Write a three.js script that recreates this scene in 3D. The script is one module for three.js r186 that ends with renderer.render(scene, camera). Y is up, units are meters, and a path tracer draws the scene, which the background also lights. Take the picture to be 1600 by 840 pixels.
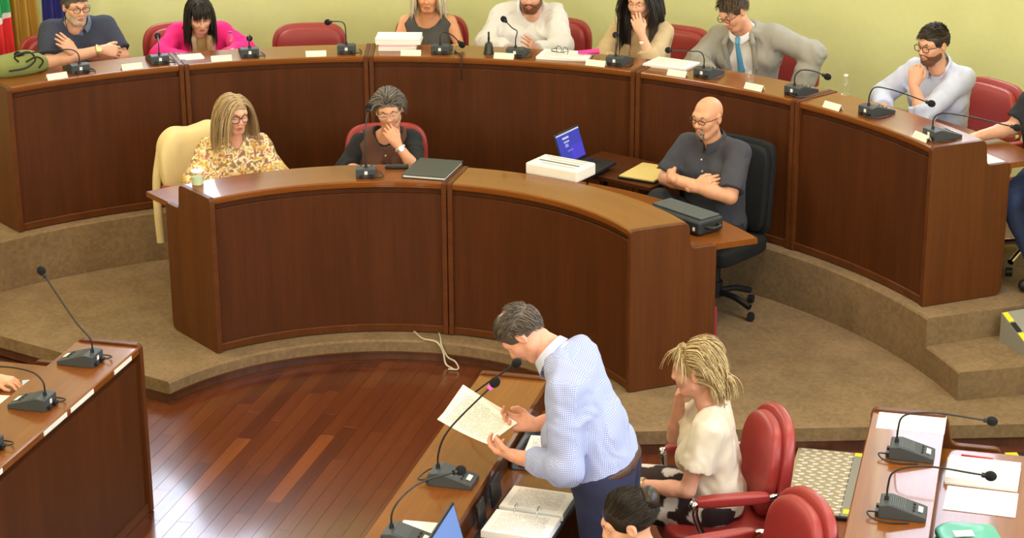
import * as THREE from 'three';
import { mergeGeometries, mergeVertices, toCreasedNormals } from 'three/addons/utils/BufferGeometryUtils.js';
import { RoundedBoxGeometry } from 'three/addons/geometries/RoundedBoxGeometry.js';
import { RectAreaLightUniformsLib } from 'three/addons/lights/RectAreaLightUniformsLib.js';

// ---------------------------------------------------------------- camera, light, exposure
RectAreaLightUniformsLib.init();
const scene = new THREE.Scene();
const renderer = new THREE.WebGLRenderer({ antialias: true });
renderer.toneMapping = THREE.LinearToneMapping;
renderer.toneMappingExposure = 1.0;
renderer.shadowMap.enabled = true;

// long lens on the public balcony, z runs along the chamber's axis, y is up
const camera = new THREE.PerspectiveCamera(2 * Math.atan(420 / 3220.7) * 180 / Math.PI, 1600 / 840, 0.1, 60);
{
  const yaw = -0.2542, pitch = 0.3404, roll = -0.0049;
  camera.position.set(3.274, 4.643, 9.536);
  const f = new THREE.Vector3(Math.sin(yaw) * Math.cos(pitch), -Math.sin(pitch), -Math.cos(yaw) * Math.cos(pitch));
  const r = new THREE.Vector3(Math.cos(yaw), 0, Math.sin(yaw));
  const u = new THREE.Vector3().crossVectors(r, f);
  const r2 = r.clone().multiplyScalar(Math.cos(roll)).addScaledVector(u, Math.sin(roll));
  const u2 = u.clone().multiplyScalar(Math.cos(roll)).addScaledVector(r, -Math.sin(roll));
  camera.quaternion.setFromRotationMatrix(new THREE.Matrix4().makeBasis(r2, u2, f.clone().negate()));
  camera.updateMatrixWorld(true);
}
scene.background = new THREE.Color(0x000000);

const WARM = 0xffecd2, DAY = 0xd6e4ff, SUN = 0xffefd8;
const LAMP_POWER = 14, WINDOW_POWER = 8, SIDE_POWER = 12, FRONT_POWER = 13;   // area light radiance of ceiling lamps, of the windows behind the bench, in the right wall and behind the balcony

// ---------------------------------------------------------------- helpers
const V = (x, y, z) => new THREE.Vector3(x, y, z);
const rad = d => d * Math.PI / 180;
function rng(seed) { let s = seed >>> 0; return () => { s = (s + 0x6D2B79F5) >>> 0; let t = s; t = Math.imul(t ^ (t >>> 15), t | 1); t ^= t + Math.imul(t ^ (t >>> 7), t | 61); return ((t ^ (t >>> 14)) >>> 0) / 4294967296; }; }
const taken = {};
function numbered(name) { const n = taken[name] = (taken[name] ?? -1) + 1; return n ? name + '_' + String(n).padStart(3, '0') : name; }
function mesh(name, geo, mat, parent) {
  const g = Array.isArray(geo) ? join(geo) : geo;
  const m = new THREE.Mesh(g, mat); m.castShadow = m.receiveShadow = true;
  m.name = parent ? name : numbered(name);
  (parent || scene).add(m); return m;
}
function clean(g) {
  const h = g.index ? g.toNonIndexed() : g;
  for (const k of Object.keys(h.attributes)) if (!['position', 'normal', 'uv'].includes(k)) h.deleteAttribute(k);
  if (!h.attributes.normal) h.computeVertexNormals();
  if (!h.attributes.uv) h.setAttribute('uv', new THREE.BufferAttribute(new Float32Array(h.attributes.position.count * 2), 2));
  return h;
}
const join = list => list.length === 1 ? list[0] : mergeGeometries(list.map(clean));
function tag(o, label, category, group) { o.userData = { label, category }; if (group) o.userData.group = group; return o; }
function structure(o, label) { o.userData = { kind: 'structure' }; if (label) o.userData.label = label; return o; }
function thing(name, label, category, pos = [0, 0, 0], turn = 0, group) {
  const o = new THREE.Group(); o.name = numbered(name); scene.add(o);
  o.position.set(...pos); o.rotation.y = turn; return tag(o, label, category, group);
}
const box = (w, h, d, x = 0, y = 0, z = 0) => { const g = new THREE.BoxGeometry(w, h, d); g.translate(x, y, z); boxUV(g); return g; };
const rbox = (w, h, d, r, x = 0, y = 0, z = 0, s = 2) => { const g = new RoundedBoxGeometry(w, h, d, s, r); g.translate(x, y, z); boxUV(g); return g; };
function boxUV(g) {           // uv in metres from the dominant face direction; grain runs along v
  const p = g.attributes.position, n = g.attributes.normal, uv = new Float32Array(p.count * 2);
  for (let i = 0; i < p.count; i++) {
    const ax = Math.abs(n.getX(i)), ay = Math.abs(n.getY(i)), az = Math.abs(n.getZ(i));
    if (ay >= ax && ay >= az) { uv[2 * i] = p.getX(i); uv[2 * i + 1] = p.getZ(i); }
    else if (ax >= az) { uv[2 * i] = p.getZ(i); uv[2 * i + 1] = p.getY(i); }
    else { uv[2 * i] = p.getX(i); uv[2 * i + 1] = p.getY(i); }
  }
  g.setAttribute('uv', new THREE.BufferAttribute(uv, 2)); return g;
}
const cyl = (r0, r1, h, x = 0, y = 0, z = 0, n = 16) => { const g = new THREE.CylinderGeometry(r1, r0, h, n); g.translate(x, y + h / 2, z); return g; };
const ball = (r, x, y, z, n = 14) => { const g = new THREE.SphereGeometry(r, n, Math.ceil(n * .7)); g.translate(x, y, z); return g; };
function tube(pts, r, seg = 24, rs = 8) { return new THREE.TubeGeometry(new THREE.CatmullRomCurve3(pts.map(p => p.isVector3 ? p : V(...p)), false, 'centripetal'), seg, r, rs, false); }
function lathe(pts, n = 24) { return new THREE.LatheGeometry(pts.map(p => new THREE.Vector2(...p)), n); }
function roundPoly(pts, r) {  // closed polygon [[x,y,radius?]] with rounded corners as a Shape
  const s = new THREE.Shape(), n = pts.length;
  for (let i = 0; i < n; i++) {
    const a = pts[(i + n - 1) % n], b = pts[i], c = pts[(i + 1) % n], q = b[2] ?? r;
    const la = Math.hypot(a[0] - b[0], a[1] - b[1]), lc = Math.hypot(c[0] - b[0], c[1] - b[1]);
    const p = [b[0] + (a[0] - b[0]) * q / la, b[1] + (a[1] - b[1]) * q / la], e = [b[0] + (c[0] - b[0]) * q / lc, b[1] + (c[1] - b[1]) * q / lc];
    if (i === 0) s.moveTo(...p); else s.lineTo(...p);
    if (q > 0) s.quadraticCurveTo(b[0], b[1], ...e);
  }
  s.closePath(); return s;
}
function slab(shape, t, bevel = .003) {   // extruded from z = 0 to t
  const g = new THREE.ExtrudeGeometry(shape, { depth: t - 2 * bevel, bevelEnabled: bevel > 0, bevelSize: bevel, bevelThickness: bevel, bevelOffset: -bevel, bevelSegments: 2, curveSegments: 6 });
  g.translate(0, 0, bevel); return g;
}
// closed profile [[r,y]...] swept about a vertical axis at c from angle a0 to a1 (degrees, 0 = far end of the chamber)
function arcSweep(c, prof, a0, a1, n, { swap = false, caps = true } = {}) {
  const pos = [], nor = [], uv = [], m = prof.length;
  let area = 0; for (let i = 0; i < m; i++) { const p = prof[i], q = prof[(i + 1) % m]; area += p[0] * q[1] - q[0] * p[1]; }
  const P = area > 0 ? prof : prof.slice().reverse();
  const at = (r, y, a) => [c[0] + r * Math.sin(a), y, c[1] - r * Math.cos(a)];
  let len = 0;
  for (let i = 0; i < m; i++) {
    const p = P[i], q = P[(i + 1) % m], l = Math.hypot(q[0] - p[0], q[1] - p[1]), nr = (q[1] - p[1]) / l, ny = -(q[0] - p[0]) / l;
    const vert = Math.abs(nr) > .7, v0 = vert ? p[1] : p[0], v1 = vert ? q[1] : q[0], rm = (p[0] + q[0]) / 2;
    for (let j = 0; j < n; j++) {
      const b0 = rad(a0 + (a1 - a0) * j / n), b1 = rad(a0 + (a1 - a0) * (j + 1) / n);
      const quad = [[p, b0, v0], [q, b0, v1], [q, b1, v1], [p, b1, v0]];
      for (const k of [0, 1, 2, 0, 2, 3]) {
        const [s, b, v] = quad[k]; pos.push(...at(s[0], s[1], b)); nor.push(nr * Math.sin(b), ny, -nr * Math.cos(b));
        const u = b * rm; uv.push(...(swap ? [v, u] : [u, v]));
      }
    }
    len += l;
  }
  if (caps) {
    const tri = THREE.ShapeUtils.triangulateShape(P.map(p => new THREE.Vector2(...p)), []);
    for (const [a, sgn] of [[rad(a0), -1], [rad(a1), 1]]) for (const t of tri) for (const k of sgn > 0 ? t : [...t].reverse()) {
      const s = P[k]; pos.push(...at(s[0], s[1], a)); nor.push(Math.cos(a) * sgn, 0, Math.sin(a) * sgn); uv.push(s[0], s[1]);
    }
  }
  const g = new THREE.BufferGeometry();
  g.setAttribute('position', new THREE.Float32BufferAttribute(pos, 3)); g.setAttribute('normal', new THREE.Float32BufferAttribute(nor, 3)); g.setAttribute('uv', new THREE.Float32BufferAttribute(uv, 2));
  return g;
}
function planar(g) { const p = g.attributes.position, n = g.attributes.normal, uv = g.attributes.uv; for (let i = 0; i < p.count; i++) if (Math.abs(n.getY(i)) > .7) uv.setXY(i, p.getX(i), p.getZ(i)); return g; }
// closed profile [[x,y]...] swept straight along z
function straight(prof, z0, z1, opt = {}) {
  const g = new THREE.ExtrudeGeometry(prof.isShape ? prof : new THREE.Shape(prof.map(p => new THREE.Vector2(...p))), { depth: z1 - z0, bevelEnabled: false, curveSegments: 6 });
  g.translate(0, 0, z0); boxUV(g); return g;
}
const radialFrame = (c, a, t = 0) => {   // x = outwards, y = up, z = along the arc
  const b = rad(a), s = Math.sin(b), k = Math.cos(b);
  return new THREE.Matrix4().makeBasis(V(s, 0, -k), V(0, 1, 0), V(k, 0, s)).setPosition(c[0] + t * k, 0, c[1] + t * s);
};
const polar = (c, a, r, y = 0) => [c[0] + r * Math.sin(rad(a)), y, c[1] - r * Math.cos(rad(a))];
// superellipsoid cushion, w x h x d, with an optional deformation of each vertex
function cushion(w, h, d, e1 = .5, e2 = .5, deform, nu = 32, nv = 20) {
  const g = new THREE.SphereGeometry(1, nu, nv), p = g.attributes.position, sp = (v, e) => Math.sign(v) * Math.pow(Math.abs(v), e);
  for (let i = 0; i < p.count; i++) {
    const z = Math.max(-1, Math.min(1, p.getZ(i))), ph = Math.asin(z), th = Math.atan2(p.getY(i), p.getX(i));
    const v = V(w / 2 * sp(Math.cos(ph), e1) * sp(Math.cos(th), e2), h / 2 * sp(Math.cos(ph), e1) * sp(Math.sin(th), e2), d / 2 * sp(Math.sin(ph), e1));
    if (deform) deform(v); p.setXYZ(i, v.x, v.y, v.z);
  }
  const q = mergeVertices((g.deleteAttribute('normal'), g.deleteAttribute('uv'), g), 1e-5); q.computeVertexNormals(); return clean(q);
}

// ---------------------------------------------------------------- procedural textures
function noiseTex(seed) {
  const r = rng(seed), T = new Float32Array(65536); for (let i = 0; i < 65536; i++) T[i] = r();
  const h = (x, y) => { let k = Math.imul(x, 374761393) + Math.imul(y, 668265263) | 0; k = Math.imul(k ^ (k >>> 13), 1274126177); return T[(k ^ (k >>> 16)) & 65535]; };
  return (x, y, px, py) => {   // value noise, period px, py
    const xi = Math.floor(x), yi = Math.floor(y); let fx = x - xi, fy = y - yi; fx = fx * fx * (3 - 2 * fx); fy = fy * fy * (3 - 2 * fy);
    const m = (a, b) => ((a % b) + b) % b, x0 = m(xi, px), x1 = m(xi + 1, px), y0 = m(yi, py), y1 = m(yi + 1, py);
    return (h(x0, y0) * (1 - fx) + h(x1, y0) * fx) * (1 - fy) + (h(x0, y1) * (1 - fx) + h(x1, y1) * fx) * fy;
  };
}
function tex(n, fn, rep = [1, 1], srgb = true) {
  const d = new Uint8Array(n * n * 4);
  for (let y = 0; y < n; y++) for (let x = 0; x < n; x++) { const c = fn(x / n, y / n), i = (y * n + x) * 4; d[i] = c[0]; d[i + 1] = c[1]; d[i + 2] = c[2]; d[i + 3] = 255; }
  const t = new THREE.DataTexture(d, n, n); t.wrapS = t.wrapT = THREE.RepeatWrapping; t.magFilter = THREE.LinearFilter; t.minFilter = THREE.LinearMipmapLinearFilter; t.generateMipmaps = true;
  if (srgb) t.colorSpace = THREE.SRGBColorSpace; t.repeat.set(...rep); t.needsUpdate = true; return t;
}
const mix3 = (a, b, t) => [0, 1, 2].map(i => a[i] + (b[i] - a[i]) * t);
const clamp = (v, a = 0, b = 1) => Math.min(b, Math.max(a, v));
// veneer: one tile is 1.2 m, grain along v
function woodTex(seed, dark, light, contrast = 1) {
  const N = noiseTex(seed);
  return tex(512, (u, v) => {
    const w = N(u * 6, v * 2, 6, 2) * .9;
    let t = .45 * N(u * 22 + w, v * 2, 22, 2) + .3 * N(u * 90, v * 4, 90, 4) + .25 * N(u * 256, v * 12, 256, 12);
    t = clamp(.5 + (t - .5) * 1.2 * contrast);
    return mix3(dark, light, t);
  }, [1 / 1.2, 1 / 1.2]);
}

// ---------------------------------------------------------------- materials of the chamber
const std = (o) => new THREE.MeshStandardMaterial(o), phys = (o) => new THREE.MeshPhysicalMaterial(o);
const M = {};
M.panel = phys({ map: woodTex(3, [71, 36, 13], [88, 46, 18]), roughness: .5, specularIntensity: .35, clearcoat: .06, clearcoatRoughness: .3 });
M.frame = phys({ map: woodTex(5, [84, 44, 17], [102, 57, 24]), roughness: .48, specularIntensity: .4, clearcoat: .08, clearcoatRoughness: .25 });
M.ledge = phys({ map: woodTex(7, [114, 60, 14], [134, 76, 20]), roughness: .34, specularIntensity: .5, clearcoat: .42, clearcoatRoughness: .07 });
M.plinth = phys({ map: woodTex(9, [74, 40, 24], [100, 58, 36]), roughness: .4 });
{
  const N = noiseTex(21);
  M.carpet = std({ map: tex(512, (u, v) => { const t = .35 * N(u * 9, v * 9, 9, 9) + .35 * N(u * 60, v * 60, 60, 60) + .3 * N(u * 128, v * 128, 128, 128); return mix3([112, 90, 61], [151, 125, 89], t); }, [.8, .8]),
    roughness: 1 });
  const W = noiseTex(31);
  M.wall = std({ map: tex(256, (u, v) => { const t = .5 * W(u * 5, v * 5, 5, 5) + .5 * W(u * 60, v * 60, 60, 60); return mix3([222, 225, 160], [227, 230, 166], t); }, [.5, .5]), roughness: .85 });
}
M.ceiling = std({ color: 0xe9e4d6, roughness: .9 });
M.plaster = std({ color: 0xd8d2b4, roughness: .9 });

const O1 = [0, 0], O2 = [-.074, .309];     // centres of the inner and of the outer bench
const P1 = .139, P2 = .476, BH = .95;      // platform heights, bench height
const R0 = 1.418, R1 = 1.535, R2 = 3.525, RP2 = 3.455, RW = 5.6;

// ---------------------------------------------------------------- room shell
// parquet: the boards in view one by one, the rest of the floor as one piece
const floor = structure(mesh('floor', box(16, .2, 19, 0, -.115, 4.5), std({ color: 0x55291a, roughness: .6 })));
{
  const mats = [];
  [[92, 44, 20], [98, 48, 22], [106, 54, 24], [94, 45, 20], [126, 68, 30], [86, 40, 19]].forEach((c, i) => mats.push(phys({ map: woodTex(40 + i, c.map(v => v * .86), c.map(v => v * 1.14)), roughness: .28, clearcoat: .6, clearcoatRoughness: .12 })));
  const r = rng(77), w = .086, rest = [];
  const geos = {};
  for (let i = 0; i < 64; i++) {
    const x = -2.0 + i * w; let z = -1.6 - r() * .8;
    while (z < 4.5) {
      const L = .7 + Math.floor(r() * 5) * .15, key = L.toFixed(2), k = r(), mi = k < .3 ? 0 : k < .56 ? 1 : k < .74 ? 2 : k < .88 ? 3 : k < .93 ? 4 : 5;
      const seen = (x > -1.32 && x < .95 && z + L > -1.4 && z < 2.3 && x * x + (z + L) * (z + L) * 0 >= 0) || (x > 1.7 && x < 2.7 && z + L > -.3 && z < 2.2);
      const g = geos[key] ??= rbox(w - .0009, .016, L - .0009, .0007, 0, 0, 0, 1);
      const dx = x + w / 2, dz = z + L / 2, dy = -.008 + (r() - .5) * .0004;
      if (seen) { const m = mesh('plank', g, mats[mi], floor); m.position.set(dx, dy, dz); }
      else rest.push([dx, dy, dz, L]);
      z += L;
    }
  }
  const g = mesh('planks', rest.map(([x, y, z, L]) => box(w - .0016, .016, L - .0016, x, y, z)), mats[1], floor); g.userData.kind = 'stuff';
}
// carpeted platforms with a wooden riser below
const platform = mesh('floor_platform_lower', planar(arcSweep(O1, [[R0, .062], [R0 - .012, .068], [R0 - .012, P1 - .012], [R0, P1], [6.2, P1], [6.2, .062]], -71.5, 73.4, 96)), M.carpet); structure(platform);
mesh('riser', arcSweep(O1, [[R0 + .004, 0], [R0 + .004, .062], [6.2, .062], [6.2, 0]], -71.2, 73.1, 96), M.plinth, platform);
mesh('trim_strip', arcSweep(O1, [[R0 - .01, 0], [R0 - .01, .007], [R0 + .004, .007], [R0 + .004, 0]], -71.4, 73.3, 96), M.frame, platform);
mesh('trim_strip', arcSweep(O1, [[R0 - .014, .058], [R0 - .014, .068], [R0 + .004, .068], [R0 + .004, .058]], -71.4, 73.3, 96), M.frame, platform);
const platform2 = structure(mesh('floor_platform_upper', planar(arcSweep(O2, [[RP2, P1], [RP2, P2 - .012], [RP2 + .01, P2], [6.0, P2], [6.0, P1]], -72, 56.5, 110)), M.carpet));
structure(mesh('floor_step', arcSweep(O2, [[RP2, P1], [RP2, (P1 + P2) / 2 - .01], [RP2 + .01, (P1 + P2) / 2], [3.95, (P1 + P2) / 2], [3.95, P1]], 56.5, 63.3, 8), M.carpet));

// curved wall behind the outer bench with two tall windows, side walls, rear wall and ceiling
const TOP = 6.2, WT = .35;
function wallPiece(a0, a1, y0, y1) { return arcSweep(O2, [[RW, y0], [RW + WT, y0], [RW + WT, y1], [RW, y1]], a0, a1, Math.max(2, Math.round(Math.abs(a1 - a0) / 2))); }
const winA = [-31, 31], wHalf = 5.2, wy0 = 2.15, wy1 = 4.9;
structure(mesh('wall_back', [wallPiece(-90, 90, 0, wy0), wallPiece(-90, 90, wy1, TOP), wallPiece(-90, winA[0] - wHalf, wy0, wy1), wallPiece(winA[0] + wHalf, winA[1] - wHalf, wy0, wy1), wallPiece(winA[1] + wHalf, 90, wy0, wy1)], M.wall));
structure(mesh('wall_left', box(WT, TOP, 13.4, O2[0] - RW - WT / 2, TOP / 2, O2[1] + 6.7), M.wall));
const sideZ = [1.2, 4.2], sw = 1.5;   // two windows in the right wall
{ const x = O2[0] + RW + WT / 2, z0 = O2[1], z1 = O2[1] + 13.4, cuts = [z0, ...sideZ.flatMap(z => [z - sw / 2, z + sw / 2]), z1], g = [box(WT, wy0, z1 - z0, x, wy0 / 2, (z0 + z1) / 2), box(WT, TOP - wy1, z1 - z0, x, (wy1 + TOP) / 2, (z0 + z1) / 2)];
  for (let i = 0; i < cuts.length; i += 2) g.push(box(WT, wy1 - wy0, cuts[i + 1] - cuts[i], x, (wy0 + wy1) / 2, (cuts[i] + cuts[i + 1]) / 2)); structure(mesh('wall_right', g, M.wall)); }
const frontX = [-2.6, 2.4], fw2 = 2.6;   // two large windows behind the public balcony
{ const z = O2[1] + 13.4 + WT / 2, x0 = O2[0] - RW - WT, x1 = O2[0] + RW + WT, cuts = [x0, ...frontX.flatMap(x => [x - fw2 / 2, x + fw2 / 2]), x1], g = [box(x1 - x0, wy0, WT, (x0 + x1) / 2, wy0 / 2, z), box(x1 - x0, TOP - wy1, WT, (x0 + x1) / 2, (wy1 + TOP) / 2, z)];
  for (let i = 0; i < cuts.length; i += 2) g.push(box(cuts[i + 1] - cuts[i], wy1 - wy0, WT, (cuts[i] + cuts[i + 1]) / 2, (wy0 + wy1) / 2, z)); structure(mesh('wall_front', g, M.plaster)); }
structure(mesh('ceiling', box(13, .3, 21, O2[0], TOP + .15, 4), M.ceiling));
M.winFrame = std({ color: 0xe8e4d8, roughness: .5 });
M.pane = std({ color: 0xffffff, roughness: .4, emissive: DAY, emissiveIntensity: 2.2 });
M.paneSun = std({ color: 0xffffff, roughness: .4, emissive: SUN, emissiveIntensity: 2.2 });
[...winA.map(a => ({ at: polar(O2, a, RW + .2, (wy0 + wy1) / 2), turn: -rad(a), w: 2 * (RW + .2) * Math.tan(rad(wHalf)), power: WINDOW_POWER })), ...sideZ.map(z => ({ at: [O2[0] + RW + .2, (wy0 + wy1) / 2, z], turn: -Math.PI / 2, w: sw, power: SIDE_POWER })), ...frontX.map(x => ({ at: [x, (wy0 + wy1) / 2, O2[1] + 13.6], turn: Math.PI, w: fw2, power: FRONT_POWER, sun: true }))].forEach(({ at, turn, w, power, sun }, i) => {
  const h = wy1 - wy0, g = new THREE.Group(); g.name = 'window_' + (i + 1); g.userData = { kind: 'structure' }; scene.add(g);
  g.position.set(...at); g.rotation.y = turn;
  for (const sx of [-1, 1]) for (let k = 0; k < 3; k++) mesh('pane', box(w / 2 - .06, h / 3 - .06, .02, sx * w / 4, (k - 1) * h / 3, 0), sun ? M.paneSun : M.pane, g);
  mesh('window_frame', [box(w, .07, .07, 0, h / 2, .01), box(w, .07, .07, 0, -h / 2, .01), box(.07, h, .07, -w / 2, 0, .01), box(.07, h, .07, w / 2, 0, .01), box(.06, h, .06, 0, 0, .012), box(w, .05, .05, 0, h / 6, .012), box(w, .05, .05, 0, -h / 6, .012)], M.winFrame, g);
  const L = new THREE.RectAreaLight(sun ? SUN : DAY, power, w - .1, h - .1); L.position.set(0, 0, .06); L.rotation.y = Math.PI; g.add(L);
});
// ceiling lamps: square diffusers set below the ceiling
M.diffuser = std({ color: 0xffffff, emissive: WARM, emissiveIntensity: 2 });
M.lampRim = std({ color: 0x8a7a5a, roughness: .4, metalness: .6 });
[[-2.6, -1.2], [2.6, -1.2], [-2.6, 3.2], [2.6, 3.2], [0, 7.4]].forEach(([x, z], i) => {
  const t = thing('ceiling_lamp', 'square warm ceiling lamp with a brass rim above ' + ['the left of the outer bench', 'the right of the outer bench', 'the left desk', 'the right desk', 'the public seats'][i], 'lamp', [x, TOP - .5, z], 0);
  mesh('rim', [box(1.5, .1, .04, 0, 0, -.73), box(1.5, .1, .04, 0, 0, .73), box(.04, .1, 1.42, -.73, 0, 0), box(.04, .1, 1.42, .73, 0, 0), box(1.42, .02, 1.42, 0, .04, 0)], M.lampRim, t);
  mesh('rod', cyl(.015, .015, .5, 0, .02, 0, 8), M.lampRim, t);
  mesh('diffuser', box(1.42, .02, 1.42, 0, -.02, 0), M.diffuser, t);
  const L = new THREE.RectAreaLight(WARM, LAMP_POWER, 1.4, 1.4); L.position.set(0, -.06, 0); L.rotation.x = -Math.PI / 2; t.add(L);
});

// ---------------------------------------------------------------- benches
function bench(name, label, c, R, y0, half, posts, worktopOut) {
  const t = thing(name, label, 'bench', [0, 0, 0]);
  const D = .35, E = .53, yw = y0 + BH - .15, top = y0 + BH, ends = [-half, ...posts, half];
  for (let i = 0; i + 1 < ends.length; i++) {
    const a0 = ends[i], a1 = ends[i + 1], n = Math.max(8, Math.round((a1 - a0) * 1.2));
    mesh('front_panel', arcSweep(c, [[R + .014, y0 + .05], [R + .014, top - .078], [R + .017, top - .075], [R + .034, top - .075], [R + .034, y0 + .05]], a0, a1, n), M.panel, t);
    mesh('base_rail', arcSweep(c, [[R + .004, y0 + .008], [R + .002, y0 + .048], [R + .006, y0 + .052], [R + .04, y0 + .052], [R + .04, y0 + .008]], a0, a1, n), M.frame, t);
    mesh('ledge', arcSweep(c, [[R + .002, top - .03], [R, top - .026], [R, top - .008], [R + .004, top - .002], [R + .01, top], [R + D - .006, top], [R + D, top - .006], [R + D, top - .036], [R + .002, top - .036]], a0, a1, n, { swap: true }), M.ledge, t);
  }
  mesh('recess_rail', arcSweep(c, [[R + .035, y0 + .008], [R + .035, top - .034], [R + .05, top - .034], [R + .05, y0 + .008]], -half, half, 80), M.panel, t);
  mesh('back_rail', arcSweep(c, [[R + D - .03, yw], [R + D - .03, top - .034], [R + D - .008, top - .034], [R + D - .008, yw]], -half, half, 80), M.frame, t);
  mesh('worktop', arcSweep(c, [[R + .06, yw - .034], [R + .06, yw], [worktopOut, yw], [worktopOut + .004, yw - .006], [worktopOut + .004, yw - .034]], -half - .35, half + .35, 90, { swap: true }), M.ledge, t);
  for (const a of posts) {
    const sh = roundPoly([[R - .008, y0 + .004, .002], [R - .008, top + .006, .014], [R + D + .004, top + .006, .006], [R + D + .004, top - .04, .002], [R + .04, top - .04, .002], [R + .04, y0 + .004, .002]], .003);
    const pm = radialFrame(c, a, -.033), hw = .03;
    mesh('post', [slab(sh, hw, .003), (g => (g.translate(0, 0, .036), g))(slab(sh, hw, .003))].map(g => (g.applyMatrix4(pm), g)), M.frame, t);
  }
  for (const s of [-1, 1]) {
    const sh = roundPoly([[R - .006, y0 + .003, .004], [R - .006, top + .004, .03], [R + D + .004, top + .004, .035], [R + D + .02, yw + .003, .03], [R + E, yw + .003, .02], [R + E, y0 + .003, .05]], .01);
    mesh('end_panel', slab(sh, .036, .004).applyMatrix4(radialFrame(c, s * half, s > 0 ? -.004 : -.032)), M.frame, t);
  }
  return t;
}
bench('council_bench', 'curved dark wood bench in the middle, between two blond women and a bald man', O1, R1, P1, 52.2, [0.2], 2.33);
bench('council_bench', 'long curved dark wood bench at the back with eleven microphones', O2, R2, P2, 53.3, [-34.6, -14.9, 14.6, 34], 4.3);
// straight desks on the parquet, front face towards x = front, far end at z0
function desk(label, x0, dir, z0, z1, depth) {
  const t = thing('council_desk', label, 'desk', [0, 0, 0]), top = .9, yw = .76, D = .33, X = v => x0 + dir * v;
  const pr = (l) => l.map(([x, y]) => [X(x), y]);
  mesh('front_panel', straight(pr([[.014, .05], [.014, top - .075], [.034, top - .075], [.034, .05]]), z0, z1), M.panel, t);
  mesh('base_rail', straight(pr([[.004, .005], [.004, .05], [.04, .05], [.04, .005]]), z0, z1), M.frame, t);
  mesh('ledge', straight(pr([[0, top - .034], [0, top - .006], [.006, top], [D, top], [D, top - .034]]), z0, z1), M.ledge, t);
  mesh('recess_rail', straight(pr([[.035, .005], [.035, top - .034], [.05, top - .034], [.05, .005]]), z0, z1), M.panel, t);
  mesh('back_rail', straight(pr([[D - .03, yw], [D - .03, top - .034], [D - .008, top - .034], [D - .008, yw]]), z0, z1), M.panel, t);
  mesh('worktop', straight(pr([[.06, yw - .034], [.06, yw], [depth, yw], [depth, yw - .034]]), z0 + .02, z1), M.ledge, t);
  const sh = roundPoly([[-.006, .003, .004], [-.006, top + .012, .035], [D + .006, top + .012, .04], [D + .03, yw + .012, .035], [.58, yw + .012, .03], [.58, .003, .04]].map(([x, y, r]) => [X(x), y, r]), .01);
  mesh('end_panel', (g => (g.translate(0, 0, z0 - .034), boxUV(g), g))(slab(sh, .036, .004)), M.frame, t);
  return t;
}
desk('dark wood desk in the left foreground with white strips on its front edge', -.88, -1, .86, 4.6, .8);
desk('dark wood desk that the standing man reads over', .84, 1, .80, 4.6, .66);
desk('dark wood desk in the lower right corner with two microphones', 2.69, 1, .79, 4.6, .95);

// ---------------------------------------------------------------- chairs
M.leather = phys({ color: 0x9a302d, roughness: .42, clearcoat: .15, clearcoatRoughness: .4, bumpMap: (() => { const N = noiseTex(71); return tex(256, (u, v) => { const t = 255 * (.6 * N(u * 40, v * 40, 40, 40) + .4 * N(u * 90, v * 90, 90, 90)); return [t, t, t]; }, [5, 5], false); })(), bumpScale: .0008 });
M.blackFabric = std({ color: 0x0e1011, roughness: .85 });
M.chrome = std({ color: 0xd8d8d8, metalness: 1, roughness: .16 });
M.rubber = std({ color: 0x17171a, roughness: .5 });
function chairProto(upholstery, arms, metal, boxy, round = .7) {
  const t = new THREE.Group(), bend = v => { v.z += -.10 * (v.y - .55) * (v.y > .55 ? 1 : 0) + .5 * v.x * v.x; };
  const tap = v => { const k = clamp((v.y + .27) / .54); v.x *= .86 + .16 * Math.sin(k * Math.PI * .8); };
  mesh('back_shell', cushion(.53, .5, .07, .45, round, v => { tap(v); v.y += .69; bend(v); v.z -= .265; }, 40, 24), upholstery, t);
  mesh('back_cushion', cushion(.46, .45, .1, .6, round, v => { tap(v); v.y += .69; bend(v); v.z -= .215; v.z += .02 * Math.exp(-Math.pow((v.y - .56) / .09, 2)); }, 40, 24), upholstery, t);
  if (boxy) for (const m of [...t.children]) m.removeFromParent();
  if (boxy) { mesh('back_shell', cushion(.5, .58, .06, .3, .28, v => { v.y += .76; bend(v); v.z -= .26; }, 40, 24), upholstery, t); mesh('back_cushion', cushion(.46, .53, .08, .4, .35, v => { v.y += .76; bend(v); v.z -= .22; }, 40, 24), upholstery, t); }
  mesh('seat', cushion(.52, .13, .52, .35, .45, v => { v.y += .43 - .012 * Math.cos(v.x * 8); }, 32, 24).rotateX(0), upholstery, t);
  if (arms) for (const s of [-1, 1]) {
    const a = mesh('armrest', cushion(.06, .05, .34, .5, .5, v => { v.x += s * .285; v.y += .66; v.z += .0; }, 20, 16), upholstery, t);
    mesh('arm_bracket', [tube([[s * .27, .4, -.02], [s * .295, .46, .1], [s * .292, .6, .17], [s * .287, .645, .165]], .014, 20, 8), ball(.024, s * .287, .648, .175)], metal, a);
    mesh('rear_bracket', tube([[s * .285, .645, -.14], [s * .283, .66, -.19], [s * .24, .64, -.24]], .014, 14, 8), metal, a);
  }
  mesh('column', [cyl(.028, .028, .2, 0, .17, 0), cyl(.045, .045, .1, 0, .1, 0)], metal, t);
  for (let i = 0; i < 5; i++) {
    const a = i / 5 * Math.PI * 2 + .3, x = Math.sin(a), z = Math.cos(a);
    const l = mesh('base_leg', tube([[x * .03, .13, z * .03], [x * .15, .125, z * .15], [x * .28, .085, z * .28]], .02, 12, 8), metal, t);
    const w = cyl(.026, .026, .036, 0, -.018, 0, 14); w.rotateZ(Math.PI / 2); w.rotateY(a + .6); w.translate(x * .29, .028, z * .29); mesh('caster', w, M.rubber, l);
  }
  return t;
}
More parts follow.
